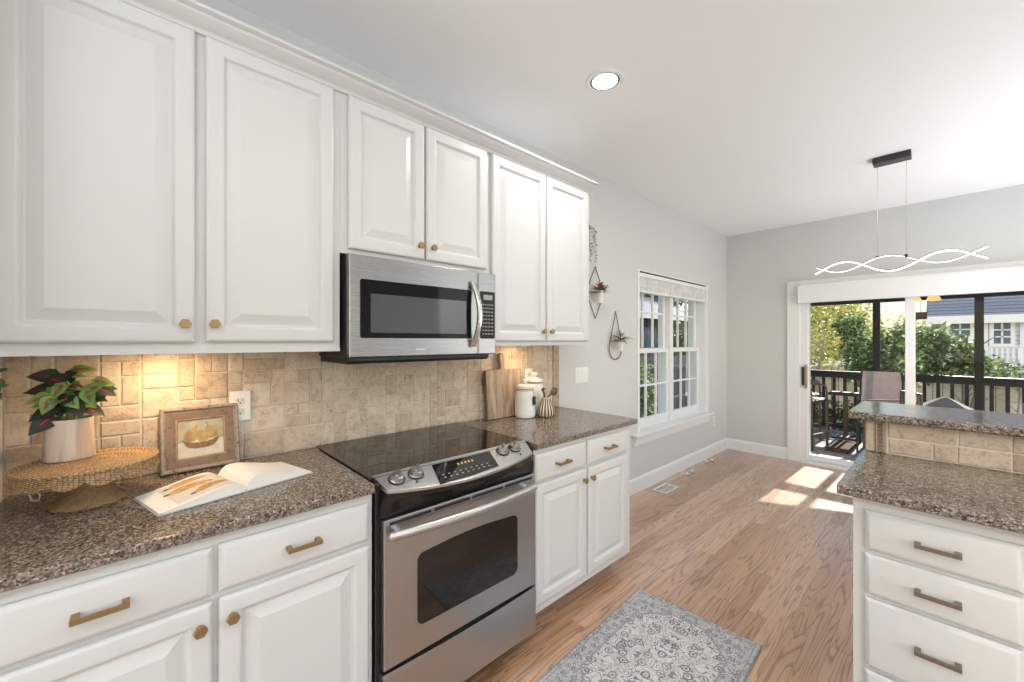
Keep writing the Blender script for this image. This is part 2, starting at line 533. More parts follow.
M['paper'] = plain('book_paper', (0.82, 0.80, 0.75), 0.6, var=0.02, vscale=8)
M['paper_edge'] = mat_boards('page_edges', (0.74, 0.73, 0.71), (0.82, 0.81, 0.79), 0.0040, 2, 0.0003, 0.8)
M['photo_tint'] = plain('printed_page', (0.66, 0.62, 0.55), 0.5, var=0.06, vscale=20)
M['print_pod'] = plain('printed_squash', (0.50, 0.29, 0.11), 0.5, var=0.40, vscale=70)
M['print_tip'] = plain('printed_stalk', (0.05, 0.045, 0.05), 0.5, var=0.2, vscale=90)
M['cover'] = plain('book_cover', (0.50, 0.49, 0.47), 0.5, var=0.1, vscale=40)
M['board_wood'] = mat_wood('weathered_board', (0.27, 0.185, 0.12), (0.43, 0.335, 0.245), 2, 26, 0.6, 4)
M['board_edge'] = mat_wood('carved_board_edge', (0.12, 0.072, 0.042), (0.22, 0.145, 0.09), 2, 40, 0.6, 4)
M['ceramic'] = plain('white_ceramic', (0.78, 0.765, 0.74), 0.3, coat=0.2, var=0.03, vscale=14)
M['seal'] = plain('rubber_seal', (0.33, 0.28, 0.22), 0.6, var=0.1, vscale=40)
M['tag'] = plain('black_tag', (0.012, 0.012, 0.012), 0.6, var=0.1, vscale=40)
M['twine'] = plain('jute_twine', (0.48, 0.36, 0.22), 0.9, var=0.2, vscale=200)
M['holder'] = plain('ribbed_ivory_ceramic', (0.68, 0.57, 0.42), 0.4, var=0.06, vscale=30)
M['holder_groove'] = plain('dark_groove_glaze', (0.025, 0.02, 0.018), 0.5, var=0.2, vscale=60)
M['utensil'] = mat_wood('dark_wood_spoon', (0.05, 0.028, 0.018), (0.12, 0.065, 0.04), 2, 50, 0.45, 3)
M['wire'] = plain('dark_bronze_wire', (0.16, 0.125, 0.10), 0.4, 0.8, var=0.1, vscale=60)
M['tube_glass'] = plain('frosted_white_cup', (0.74, 0.74, 0.72), 0.25, var=0.02, vscale=20)
M['blind'] = mat_boards('blind_slats', (0.76, 0.755, 0.74), (0.82, 0.81, 0.80), 0.0095, 2, 0.0010, 0.6)
M['cord'] = plain('white_cord', (0.80, 0.79, 0.77), 0.7, var=0.03, vscale=60)
M['valance'] = plain('white_shade_cassette', (0.80, 0.80, 0.79), 0.45, var=0.015, vscale=6)
M['vent'] = plain('vent_white_metal', (0.74, 0.72, 0.69), 0.4, var=0.03, vscale=30)
M['vent_dark'] = plain('vent_shadow_metal', (0.10, 0.095, 0.09), 0.6, var=0.1, vscale=40)
M['rug'] = mat_rug()
M['led'] = plain('led_strip', (0.9, 0.9, 0.88), 0.4, emit=(1.0, 0.98, 0.94), estr=1.1)
M['lamp_disc'] = plain('lamp_lens', (0.9, 0.9, 0.9), 0.4, emit=(1.0, 0.985, 0.95), estr=3.0)
M['puck'] = plain('puck_lens', (0.9, 0.9, 0.9), 0.4, emit=(1.0, 0.80, 0.52), estr=1.5)
M['led_body'] = plain('pendant_dark_metal', (0.07, 0.068, 0.065), 0.35, 0.85, var=0.1, vscale=30)
M['canopy'] = plain('pendant_canopy_metal', (0.055, 0.054, 0.052), 0.30, 0.7, var=0.05, vscale=20)
M['post'] = plain('dark_porch_paint', (0.011, 0.010, 0.010), 0.5, var=0.2, vscale=12)
M['porch_roof'] = plain('porch_ceiling_boards', (0.06, 0.05, 0.045), 0.7, var=0.2, vscale=10)
M['deck'] = mat_boards('deck_boards', (0.30, 0.30, 0.31), (0.46, 0.45, 0.44), 0.14, 1, 0.012)
M['fence'] = mat_boards('fence_boards', (0.50, 0.44, 0.37), (0.68, 0.62, 0.54), 0.145, 0, 0.012)
M['fence_dark'] = mat_boards('grey_fence_boards', (0.11, 0.13, 0.16), (0.19, 0.215, 0.25), 0.14, 1, 0.012)
M['ground'] = plain('lawn_ground', (0.16, 0.17, 0.08), 0.95, var=0.4, vscale=2.0)
M['siding'] = mat_boards('pale_blue_siding', (0.60, 0.66, 0.72), (0.64, 0.70, 0.76), 0.16, 2, 0.012)
M['siding_blue'] = mat_boards('blue_siding', (0.12, 0.20, 0.33), (0.14, 0.22, 0.36), 0.16, 2, 0.012)
M['brick'] = mat_boards('red_brown_brick', (0.075, 0.06, 0.055), (0.13, 0.095, 0.08), 0.075, 2, 0.01)
M['shingle'] = mat_boards('grey_shingles', (0.20, 0.22, 0.28), (0.36, 0.38, 0.44), 0.13, 2, 0.02)
M['shingle_blue'] = mat_boards('blue_shingles', (0.04, 0.065, 0.14), (0.06, 0.09, 0.18), 0.13, 2, 0.02)
M['house_white'] = plain('white_house_trim', (0.85, 0.86, 0.88), 0.5, var=0.02, vscale=4)
M['house_pane'] = plain('reflective_dark_pane', (0.10, 0.15, 0.22), 0.08, 0.0, 0.8, var=0.3, vscale=2)
M['bark'] = plain('tree_bark', (0.30, 0.26, 0.21), 0.9, bump=0.5, bscale=40, var=0.3, vscale=12)
M['bark_pale'] = plain('pale_tree_bark', (0.52, 0.47, 0.40), 0.9, bump=0.4, bscale=40, var=0.25, vscale=12)
M['fol_yellow'] = mat_foliage('yellow_green_leaves', [(0.20, 0.27, 0.05), (0.40, 0.43, 0.08), (0.60, 0.56, 0.15), (0.70, 0.60, 0.25)], 0.3)
M['fol_green'] = mat_foliage('bright_green_leaves', [(0.04, 0.10, 0.03), (0.11, 0.20, 0.06), (0.24, 0.34, 0.12), (0.62, 0.66, 0.46)])
M['fol_dark'] = mat_foliage('dark_green_leaves', [(0.02, 0.05, 0.02), (0.05, 0.10, 0.035), (0.10, 0.17, 0.05), (0.28, 0.28, 0.07)], 0.3)
M['tube'] = plain('bronze_square_tube', (0.13, 0.095, 0.07), 0.4, 0.5, var=0.15, vscale=20)
M['seat_dark'] = plain('dark_slatted_seat', (0.03, 0.028, 0.028), 0.55, var=0.2, vscale=20)
M['sling'] = mat_boards('mauve_sling_fabric', (0.64, 0.555, 0.56), (0.67, 0.585, 0.59), 0.066, 0, 0.0006, 0.85)
_m = M['sling']
_n, _l = _m.node_tree.nodes, _m.node_tree.links
_p = _n['Principled BSDF']
_t = _n.new('ShaderNodeBsdfTranslucent')
_t.inputs[0].default_value = (0.66, 0.56, 0.565, 1)
_x = _n.new('ShaderNodeMixShader')
_x.inputs[0].default_value = 0.35
_l.new(_p.outputs[0], _x.inputs[1])
_l.new(_t.outputs[0], _x.inputs[2])
_l.new(_x.outputs[0], _n['Material Output'].inputs[0])
M['cover_fabric'] = plain('grey_cover_fabric', (0.27, 0.262, 0.268), 0.85, var=0.10, vscale=14, bump=0.2, bscale=60)
M['mat_brown'] = plain('brown_coir_mat', (0.10, 0.045, 0.025), 0.95, var=0.3, vscale=60, bump=0.5, bscale=300)
M['mat_edge'] = plain('dark_mat_edge', (0.035, 0.025, 0.022), 0.9, var=0.2, vscale=60)
M['handle_tan'] = plain('tan_door_grip', (0.40, 0.25, 0.15), 0.5, var=0.1, vscale=40)
M['base_blue'] = plain('blue_grey_base', (0.05, 0.065, 0.12), 0.5, var=0.2, vscale=20)
M['amber'] = plain('amber_glass', (0.55, 0.32, 0.10), 0.2, emit=(1.0, 0.62, 0.22), estr=1.0)
M['bird_wood'] = plain('brown_birdhouse_wood', (0.10, 0.045, 0.025), 0.7, var=0.2, vscale=30)
M['bead'] = plain('white_felt', (0.80, 0.78, 0.75), 0.8, var=0.05, vscale=90)
M['outside_wall'] = plain('outside_wall', (0.55, 0.55, 0.54), 0.8, var=0.05, vscale=3)


# ------------------------------------------------------------------ mesh builder
class MB:
    def __init__(self):
        self.bm = bmesh.new()

    def attr_v(self, name):
        return self.bm.verts.layers.float.get(name) or self.bm.verts.layers.float.new(name)

    def attr_f(self, name):
        return self.bm.faces.layers.float.get(name) or self.bm.faces.layers.float.new(name)

    def box(self, x0, x1, y0, y1, z0, z1, bev=0.0, seg=2):
        bm = self.bm
        vs = [bm.verts.new(c) for c in ((x0, y0, z0), (x1, y0, z0), (x1, y1, z0), (x0, y1, z0), (x0, y0, z1), (x1, y0, z1), (x1, y1, z1), (x0, y1, z1))]
        fs = [bm.faces.new([vs[i] for i in f]) for f in ((3, 2, 1, 0), (4, 5, 6, 7), (0, 1, 5, 4), (1, 2, 6, 5), (2, 3, 7, 6), (3, 0, 4, 7))]
        if bev > 0:
            es = list({e for f in fs for e in f.edges})
            bmesh.ops.bevel(bm, geom=es, offset=bev, segments=seg, affect='EDGES', profile=0.5)
        return self

    def rings(self, rings, cap0=True, cap1=True, closed_u=True):
        """loft a list of rings (lists of points)"""
        bm = self.bm
        rv = [[bm.verts.new(p) for p in r] for r in rings]
        k = len(rings[0])
        for a, b in zip(rv, rv[1:]):
            for i in range(k if closed_u else k - 1):
                j = (i + 1) % k
                bm.faces.new((a[i], a[j], b[j], b[i]))
        if cap0:
            bm.faces.new(list(reversed(rv[0])))
        if cap1:
            bm.faces.new(rv[-1])
        return self

    def cyl(self, p0, p1, r0, r1=None, n=16):
        return self.tube([p0, p1], r0, n, radii=[r0, r0 if r1 is None else r1])

    def tube(self, path, r, n=8, closed=False, radii=None, phase=0.0):
        path = [Vector(p) for p in path]
        k = len(path)
        rs = []
        up = None
        for i, p in enumerate(path):
            if closed:
                t = (path[(i + 1) % k] - path[i - 1]).normalized()
            elif i == 0:
                t = (path[1] - p).normalized()
            elif i == k - 1:
                t = (p - path[-2]).normalized()
            else:
                t = (path[i + 1] - path[i - 1]).normalized()
            if up is None:
                up = Vector((0, 0, 1)) if abs(t.z) < 0.9 else Vector((1, 0, 0))
            a = t.cross(up)
            if a.length < 1e-5:
                a = t.orthogonal()
            a.normalize()
            b = a.cross(t).normalized()
            up = b
            rr = radii[i] if radii else r
            rs.append([p + (a * math.cos(phase + 2 * PI * j / n) + b * math.sin(phase + 2 * PI * j / n)) * rr for j in range(n)])
        if closed:
            rs.append(rs[0])
            self.rings(rs, False, False)
            bmesh.ops.remove_doubles(self.bm, verts=self.bm.verts, dist=1e-6)
        else:
            self.rings(rs)
        return self

    def sq_tube(self, p0, p1, w):
        return self.tube([p0, p1], w * 0.7071, 4, phase=PI / 4)

    def lathe(self, prof, c=(0, 0, 0), n=32, cap=True):
        rs = [[(c[0] + r * math.cos(2 * PI * j / n), c[1] + r * math.sin(2 * PI * j / n), c[2] + z) for j in range(n)] for r, z in prof]
        return self.rings(rs, cap, cap)

    def ball(self, c, r, sc=(1, 1, 1), n=16):
        m = Matrix.Translation(c) @ Matrix.Diagonal((r * sc[0], r * sc[1], r * sc[2], 1))
        bmesh.ops.create_uvsphere(self.bm, u_segments=n, v_segments=max(6, n // 2), radius=1.0, matrix=m)
        return self

    def prism(self, pts, f0, f1):
        """polygon pts through f0(u,v) and f1(u,v) -> two caps and sides"""
        return self.rings([[f0(*p) for p in pts], [f1(*p) for p in pts]])

    def extrude_y(self, prof, y0, y1):
        return self.rings([[(x, y0, z) for x, z in prof], [(x, y1, z) for x, z in prof]])

    def extrude_x(self, prof, x0, x1):
        return self.rings([[(x0, y, z) for y, z in prof], [(x1, y, z) for y, z in prof]])

    def quad(self, a, b, c, d):
        return self.bm.faces.new([self.bm.verts.new(p) for p in (a, b, c, d)])


WM = {}


def finish(name, mb, m, inv, smooth=35):
    bm = mb.bm
    bmesh.ops.recalc_face_normals(bm, faces=bm.faces)
    me = bpy.data.meshes.new(name)
    bm.to_mesh(me)
    bm.free()
    me.transform(inv)
    if m is not None:
        me.materials.append(m)
    if smooth:
        me.shade_smooth()
        me.set_sharp_from_angle(angle=R(smooth))
    o = bpy.data.objects.new(name, me)
    COL.objects.link(o)
    if smooth == 35:
        wm = o.modifiers.new('weighted_normals', 'WEIGHTED_NORMAL')
        wm.keep_sharp = True
        wm.weight = 80
    return o


def tag(o, label=None, cat=None, group=None, kind=None):
    if label: o['label'] = label
    if cat: o['category'] = cat
    if group: o['group'] = group
    if kind: o['kind'] = kind
    return o


def thing(name, label, cat, loc=(0, 0, 0), rotz=0.0, group=None, kind=None):
    o = bpy.data.objects.new(name, None)
    o.empty_display_size = 0.05
    COL.objects.link(o)
    o.location = loc
    o.rotation_euler = (0, 0, rotz)
    WM[o] = Matrix.Translation(loc) @ Matrix.Rotation(rotz, 4, 'Z')
    return tag(o, label, cat, group, kind)


def part(name, mb, m, parent, local=False, label=None, smooth=35, kind=None):
    """a mesh of its own under its thing (or under another part)"""
    W = WM[parent]
    o = finish(name, mb, m, Matrix.Identity(4) if local else W.inverted(), smooth)
    o.parent = parent
    WM[o] = W
    if label: o['label'] = label
    if kind: o['kind'] = kind
    return o


def solo(name, mb, m, label, cat, org=(0, 0, 0), group=None, kind=None, smooth=35):
    """a thing that is one mesh"""
    o = finish(name, mb, m, Matrix.Translation(org).inverted(), smooth)
    o.location = org
    WM[o] = Matrix.Translation(org)
    return tag(o, label, cat, group, kind)


def struct(name, mb, m, parent=None, smooth=35, label=None, cat=None):
    if parent is not None:
        return part(name, mb, m, parent, smooth=smooth)
    o = solo(name, mb, m, label, cat, kind='structure', smooth=smooth)
    return o


def dup(root, loc, rotz=None, label=None, group=None):
    r = root.copy()
    COL.objects.link(r)
    r.location = loc
    if rotz is not None:
        r.rotation_euler = (0, 0, rotz)
    if label: r['label'] = label
    if group: r['group'] = group
    for ch in list(root.children):
        c = ch.copy()
        COL.objects.link(c)
        c.parent = r
        for g in list(ch.children):
            d = g.copy()
            COL.objects.link(d)
            d.parent = c
    return r


# ------------------------------------------------------------------ room shell
D = 5.57          # far wall
CH = 2.743        # ceiling height
XR, YB = 4.2, -3.0
struct('floor', MB().box(-0.0, XR, YB, D + 0.02, -0.05, 0.0), M['floor'], label='oak plank floor with warm brown grain', cat='floor')
struct('ceiling', MB().box(-0.15, XR + 0.15, YB - 0.15, D + 0.15, CH, CH + 0.08), M['ceiling'], label='smooth white ceiling', cat='ceiling')
WY0, WY1, WZ0, WZ1 = 3.385, 4.905, 0.545, 2.060       # left wall window opening
w = MB()
w.box(-0.20, 0, -0.46, WY0, -1.0, CH)
w.box(-0.20, 0, WY1, D + 0.15, -1.0, CH)
w.box(-0.20, 0, WY0, WY1, -1.0, WZ0)
w.box(-0.20, 0, WY0, WY1, WZ1, CH)
struct('wall_left', w, M['wall'], label='pale grey wall on the left with the tall window', cat='wall')
DX0, DX1, DZ1 = 0.80, 2.62, 2.0                      # sliding door opening
w = MB()
w.box(-0.0, DX0, D, D + 0.15, -1.0, CH)
w.box(DX1, XR, D, D + 0.15, -1.0, CH)
w.box(DX0, DX1, D, D + 0.15, DZ1, CH)
w.box(DX0, DX1, D + 0.02, D + 0.15, -1.0, -0.01)
struct('wall_far', w, M['wall'], label='pale grey end wall around the sliding glass door', cat='wall')
w = MB()
w.box(XR, XR + 0.15, YB - 0.15, D + 0.15, -0.1, 0.55)
w.box(XR, XR + 0.15, YB - 0.15, D + 0.15, 2.35, CH)
for a, b in ((YB - 0.15, -0.8), (1.6, 3.4), (5.0, D + 0.15)):
    w.box(XR, XR + 0.15, a, b, 0.55, 2.35)
struct('wall_right', w, M['wall'], label='pale grey wall behind the peninsula', cat='wall')
w = MB()
w.box(-0.15, XR, YB - 0.15, YB, -0.1, 0.55)
w.box(-0.15, XR, YB - 0.15, YB, 2.35, CH)
for a, b in ((-0.15, 0.9), (3.5, XR)):
    w.box(a, b, YB - 0.15, YB, 0.55, 2.35)
struct('wall_back', w, M['wall'], label='pale grey wall behind the viewer', cat='wall')
struct('wall_near', MB().box(-0.15, 0.64, -0.46, -0.312, 0, CH), M['trim'], label='white side wall at the left end of the counter', cat='wall')


def baseboard_profile(t=0.015, h=0.135):
    return [(0, 0), (t, 0), (t, h - 0.03), (t - 0.003, h - 0.022), (t - 0.004, h - 0.012), (t - 0.009, h - 0.002), (0, h)]


bp = MB()
bp.extrude_y(baseboard_profile(), 2.23, D)
struct('baseboard_left', bp, M['trim'], label='white baseboard below the window', cat='baseboard')
bp = MB()
bp.extrude_x([(D - a, z) for a, z in baseboard_profile()], 0.0, 0.668)
struct('baseboard_far', bp, M['trim'], label='white baseboard left of the sliding door', cat='baseboard')
bp = MB()
bp.extrude_x([(D - a, z) for a, z in baseboard_profile()], 2.76, XR)
struct('baseboard_right', bp, M['trim'], label='white baseboard right of the sliding door', cat='baseboard')

# ------------------------------------------------------------------ left window (two double-hung units, six panes over six)
win = thing('window_1', 'white double window with two six over six sash units in the left wall', 'window', (0, 4.145, WZ0), kind='structure')
fr = MB()
fr.box(-0.20, 0.0, WY0, WY0 + 0.022, WZ0, WZ1)
fr.box(-0.20, 0.0, WY1 - 0.022, WY1, WZ0, WZ1)
fr.box(-0.20, 0.0, WY0 + 0.022, WY1 - 0.022, WZ1 - 0.012, WZ1)
fr.box(-0.20, -0.062, WY0 + 0.022, WY1 - 0.022, WZ0 + 0.0005, WZ0 + 0.03)
fr.box(-0.185, -0.050, 4.110, 4.180, WZ0, WZ1)
part('window_frame', fr, M['trim'], win)
cs = MB()
cs.box(0.0, 0.010, WY0 - 0.030, WY0 + 0.004, WZ0, WZ1 - 0.01, 0.003)
cs.box(0.0, 0.010, WY1 - 0.004, WY1 + 0.055, WZ0, WZ1 - 0.01, 0.003)
part('window_casing', cs, M['trim'], win)
sl = MB()
sl.box(-0.12, 0.065, WY0 - 0.13, WY1 + 0.09, WZ0 - 0.026, WZ0 + 0.003, 0.006)
part('window_sill', sl, M['trim'], win)
ap = MB()
ap.extrude_y([(0, WZ0 - 0.125), (0.012, WZ0 - 0.12), (0.022, WZ0 - 0.10), (0.024, WZ0 - 0.045), (0.034, WZ0 - 0.026), (0, WZ0 - 0.026)], WY0 - 0.10, WY1 + 0.06)
part('window_apron', ap, M['trim'], win)
for (y0, y1) in ((WY0 + 0.022, 4.110), (4.180, WY1 - 0.022)):
    for (z0, z1, xo) in ((WZ0 + 0.03, 1.315, -0.082), (1.285, WZ1 - 0.012, -0.118)):
        sb = MB()
        st = 0.045
        sb.box(xo - 0.016, xo + 0.016, y0, y0 + st, z0, z1, 0.003)
        sb.box(xo - 0.016, xo + 0.016, y1 - st, y1, z0, z1, 0.003)
        sb.box(xo - 0.0155, xo + 0.0155, y0 + st, y1 - st, z0, z0 + (0.065 if z0 < 1 else 0.036), 0.003)
        sb.box(xo - 0.0155, xo + 0.0155, y0 + st, y1 - st, z1 - 0.042, z1, 0.003)
        so = part('sash', sb, M['trim'], win)
        mu = MB()
        for k in (1, 2):
            yy = y0 + st + (y1 - y0 - 2 * st) * k / 3
            mu.box(xo - 0.010, xo + 0.010, yy - 0.009, yy + 0.009, z0 + 0.04, z1 - 0.04)
        zz = (z0 + z1) / 2 + 0.01
        mu.box(xo - 0.009, xo + 0.009, y0 + st, y1 - st, zz - 0.009, zz + 0.009)
        part('muntin', mu, M['trim'], so)
        part('pane', MB().box(xo - 0.002, xo + 0.002, y0 + st * 0.8, y1 - st * 0.8, z0 + 0.03, z1 - 0.03), M['glass'], so)

bl = thing('window_blind', 'white slatted blind drawn up into a stack at the top of the left wall window', 'blind', (0, 4.145, 1.85))
part('headrail', MB().box(-0.042, 0.012, WY0 + 0.002, WY1 - 0.002, 1.992, 2.030, 0.004), M['trim'], bl)
part('shadow_gap_strip', MB().box(-0.042, 0.002, WY0 + 0.001, WY1 - 0.001, 2.034, 2.047), M['dark_grey'], bl)  # dark strip standing in for the shadow gap above the headrail
stk = MB()
for k in range(13):
    z = 1.866 + k * 0.0096
    o = rnd.uniform(-0.002, 0.002)
    stk.box(-0.040 + o, 0.008 + o, WY0 + 0.02, WY1 - 0.02, z, z + 0.0088, 0.001, 1)
part('slat_stack', stk, M['blind'], bl)
part('bottom_rail', MB().box(-0.040, 0.010, WY0 + 0.02, WY1 - 0.02, 1.848, 1.866, 0.003), M['trim'], bl)
for yy in (3.62, 4.0, 4.32, 4.68):
    lt = MB()
    lt.box(0.0125, 0.0135, yy - 0.008, yy + 0.008, 1.85, 1.992)
    part('ladder_tape', lt, M['cord'], bl)
cd = MB()
pp = [(0.016, 4.36, 1.86)] + [(0.012 + 0.003 * math.sin(i * 0.9), 4.36 + 0.006 * math.sin(i * 0.7), 1.86 - i * 0.07) for i in range(1, 16)]
cd.tube(pp, 0.0035, 6)
cd.lathe([(0.002, 0.03), (0.008, 0.02), (0.010, -0.01), (0.004, -0.02)], pp[-1], 10)
part('lift_cord', cd, M['cord'], bl)
cd = MB()
pp = [(0.018, WY1 + 0.02, 1.99 - i * 0.075 ) for i in range(22)]
pp = [(x, y + 0.05 * (i / 21.0) ** 2 + 0.008 * math.sin(i * 1.1), z) for i, (x, y, z) in enumerate(pp)]
cd.tube(pp, 0.0032, 6)
part('side_cord', cd, M['cord'], bl)

# ------------------------------------------------------------------ sliding glass door
dr = thing('door_1', 'white framed sliding glass door to the porch', 'door', (1.7, D, 0), kind='structure')
cs = MB()
cs.box(0.668, 0.795, D - 0.022, D, 0, 2.085, 0.005)
cs.box(2.63, 2.755, D - 0.022, D, 0, 2.085, 0.005)
cs.box(0.668, 2.755, D - 0.024, D, 1.965, 2.085, 0.005)
part('door_casing', cs, M['trim'], dr)
fr = MB()
fr.box(0.79, 0.865, D - 0.012, D + 0.14, 0, 2.0, 0.004)
fr.box(2.56, 2.64, D - 0.012, D + 0.14, 0, 2.0, 0.004)
fr.box(0.866, 2.559, D - 0.011, D + 0.139, 1.94, 2.0, 0.004)
part('door_frame', fr, M['trim'], dr)
th = MB()
th.box(0.80, 2.62, D - 0.02, D + 0.15, -0.008, 0.035, 0.004)
th.box(0.86, 2.56, D + 0.03, D + 0.045, 0.035, 0.055)
part('threshold', th, M['trim'], dr)


def slider(x0, x1, y, stl, str_):
    p = MB()
    p.box(x0, x0 + stl, y - 0.02, y + 0.02, 0.04, 1.95, 0.004)
    p.box(x1 - str_, x1, y - 0.02, y + 0.02, 0.04, 1.95, 0.004)
    p.box(x0 + stl, x1 - str_, y - 0.019, y + 0.019, 0.04, 0.10, 0.004)
    p.box(x0 + stl, x1 - str_, y - 0.019, y + 0.019, 1.86, 1.95, 0.004)
    o = part('sliding_panel', p, M['trim'], dr)
    part('pane', MB().box(x0 + 0.01, x1 - 0.01, y - 0.003, y + 0.003, 0.05, 1.94), M['door_glass'], o)
    return o


pan = slider(0.862, 1.726, D + 0.03, 0.012, 0.07)
slider(1.672, 2.57, D + 0.085, 0.055, 0.04)
hd = MB()
hd.box(0.842, 0.866, D - 0.04, D - 0.012, 0.850, 1.125, 0.008)
part('door_handle', hd, M['handle_tan'], dr, label='tan pull grip')
hd = MB()
hd.box(0.812, 0.834, D - 0.030, D - 0.012, 0.885, 1.095, 0.005)
part('door_latch', hd, M['black_matte'], dr, label='black latch bar')

va = thing('shade_cassette', 'white roller shade cassette across the top of the sliding glass door', 'shade', (1.7, D - 0.06, 1.80))
pr = [(D - 0.024, 2.03), (D - 0.10, 2.03), (D - 0.112, 2.02), (D - 0.115, 1.99), (D - 0.112, 1.85), (D - 0.10, 1.822), (D - 0.024, 1.822)]
part('cassette_body', MB().extrude_x(pr, 0.80, 2.68), M['valance'], va)
for xx in (0.80, 2.68):
    part('end_cap', MB().box(xx - 0.006, xx + 0.006, D - 0.118, D - 0.024, 1.818, 2.034, 0.003), M['valance'], va)
sc = MB().cyl((0.812, D - 0.1165, 2.018), (0.812, D - 0.112, 2.018), 0.006, n=12)
part('end_screw', sc, M['bronze'], va)

# ------------------------------------------------------------------ kitchen: cabinet builders
def nest(mb, y0, y1, z0, z1, rings, frame):
    """nested rectangles; rings are (inset, depth); frame(y, z, depth) -> point"""
    rs = []
    for ins, dep in rings:
        rs.append([frame(y0 + ins, z0 + ins, dep), frame(y1 - ins, z0 + ins, dep), frame(y1 - ins, z1 - ins, dep), frame(y0 + ins, z1 - ins, dep)])
    return mb.rings(rs)


DOOR = [(0, 0), (0, 0.012), (0.003, 0.0165), (0.008, 0.019), (0.014, 0.020), (0.044, 0.020), (0.048, 0.0188), (0.051, 0.0155), (0.053, 0.0105), (0.056, 0.0075), (0.061, 0.0070), (0.064, 0.0078), (0.090, 0.0172), (0.094, 0.0182), (0.098, 0.0182)]
SLAB = [(0, 0), (0, 0.010), (0.003, 0.013), (0.012, 0.019), (0.016, 0.020)]


def fx(x):           # faces +x
    return lambda y, z, d: (x + d, y, z)


def fy(yf):          # faces -y ; first coordinate is x
    return lambda a, z, d: (a, yf - d, z)


def hex_knob(parent, x, y, z, m):
    k = MB()
    k.tube([(x, y, z), (x + 0.006, y, z), (x + 0.014, y, z)], 0.006, 10, radii=[0.009, 0.005, 0.006])
    h = [[(x + d, y + r * math.cos(PI / 3 * i + PI / 6 * 0), z + r * math.sin(PI / 3 * i)) for i in range(6)] for d, r in ((0.014, 0.0135), (0.0155, 0.0155), (0.022, 0.0155), (0.0235, 0.014))]
    k.rings(h)
    return part('knob', k, m, parent)


def bar_pull(parent, frame, c, z, half, m, vertical=False):
    p = MB()
    def b(a0, a1, z0, z1, d0, d1):
        vs = [frame(a, zz, d) for d in (d0, d1) for (a, zz) in ((a0, z0), (a1, z0), (a1, z1), (a0, z1))]
        p.rings([vs[:4], vs[4:]])
    b(c - half, c + half, z - 0.0055, z + 0.0055, 0.026, 0.034)
    for s in (-1, 1):
        e = c + s * (half - 0.007)
        b(e - 0.0068, e + 0.0068, z - 0.0050, z + 0.0050, 0.0, 0.030)
    return part('pull', p, m, parent)


# ---- wall cabinets
def wall_cab(label, y0, y1, z0, z1, doors, group='white wall cabinets in the row'):
    t = thing('wall_cabinet', label, 'cabinet', (0, (y0 + y1) / 2, z0), group=group)
    b = MB()
    b.box(0.0, 0.310, y0, y1, z0, z1, 0.0015, 1)
    b.box(0.29, 0.3115, y0, y1, z0, z0 + 0.012)
    part('body', b, M['cabinet'], t)
    for (a, c, dz0, dz1, ky) in doors:
        d = nest(MB(), a, c, dz0, dz1, DOOR, fx(0.312))
        do = part('door', d, M['cabinet'], t, smooth=13)
        hex_knob(do, 0.332, ky, dz0 + 0.058, M['brass'])
    return t


TZ = 2.385
wall_cab('wide white wall cabinet with two tall doors above the wicker stand', -0.31, 0.5732, 1.352, TZ,
         [(-0.285, 0.121, 1.387, 2.374, 0.096), (0.148, 0.545, 1.389, 2.374, 0.170)])
wall_cab('short white wall cabinet with two doors directly above the microwave', 0.5735, 1.3365, 1.742, TZ,
         [(0.602, 0.944, 1.762, 2.374, 0.915), (0.954, 1.308, 1.762, 2.374, 0.983)])
wall_cab('white wall cabinet with two narrow doors above the jars and cutting board', 1.337, 2.205, 1.366, TZ,
         [(1.346, 1.757, 1.39, 2.374, 1.728), (1.767, 2.176, 1.39, 2.374, 1.795)])
# crown along the tops of the three cabinets, returned on the right end
prof = [(0.0, TZ - 0.0105), (0.313, TZ - 0.0105), (0.321, TZ - 0.007), (0.324, TZ + 0.001), (0.330, TZ + 0.006), (0.346, TZ + 0.013), (0.361, TZ + 0.023), (0.366, TZ + 0.028), (0.367, TZ + 0.032), (0.383, TZ + 0.035), (0.386, TZ + 0.037), (0.386, TZ + 0.046), (0.0, TZ + 0.046)]
mb = MB()
mb.rings([[(x, -0.31, z) for x, z in prof], [(x, 2.205, z) for x, z in prof]])
struct('trim_1', mb, M['cabinet'], label='white crown moulding along the wall cabinets', cat='trim')

# ---- base cabinets
def base_cab(label, y0, y1, drawers, doors, knob_m, pull_m):
    t = thing('base_cabinet', label, 'cabinet', (0.3, (y0 + y1) / 2, 0))
    b = MB()
    b.box(0.01, 0.622, y0, y1, 0.100, 0.8835, 0.0015, 1)
    part('body', b, M['cabinet'], t)
    part('toe_kick', MB().box(0.02, 0.505, y0 + 0.002, y1 - 0.004, 0.0, 0.101), M['cabinet'], t)
    for (a, c, z0, z1, pc, ph) in drawers:
        do = part('drawer', nest(MB(), a, c, z0, z1, SLAB, fx(0.6225)), M['cabinet'], t, smooth=20)
        bar_pull(do, fx(0.6425), pc, (z0 + z1) / 2 + 0.002, ph, pull_m)
    for (a, c, z0, z1, ky) in doors:
        do = part('door', nest(MB(), a, c, z0, z1, DOOR, fx(0.6225)), M['cabinet'], t, smooth=13)
        hex_knob(do, 0.6425, ky, z1 - 0.055, knob_m)
    return t


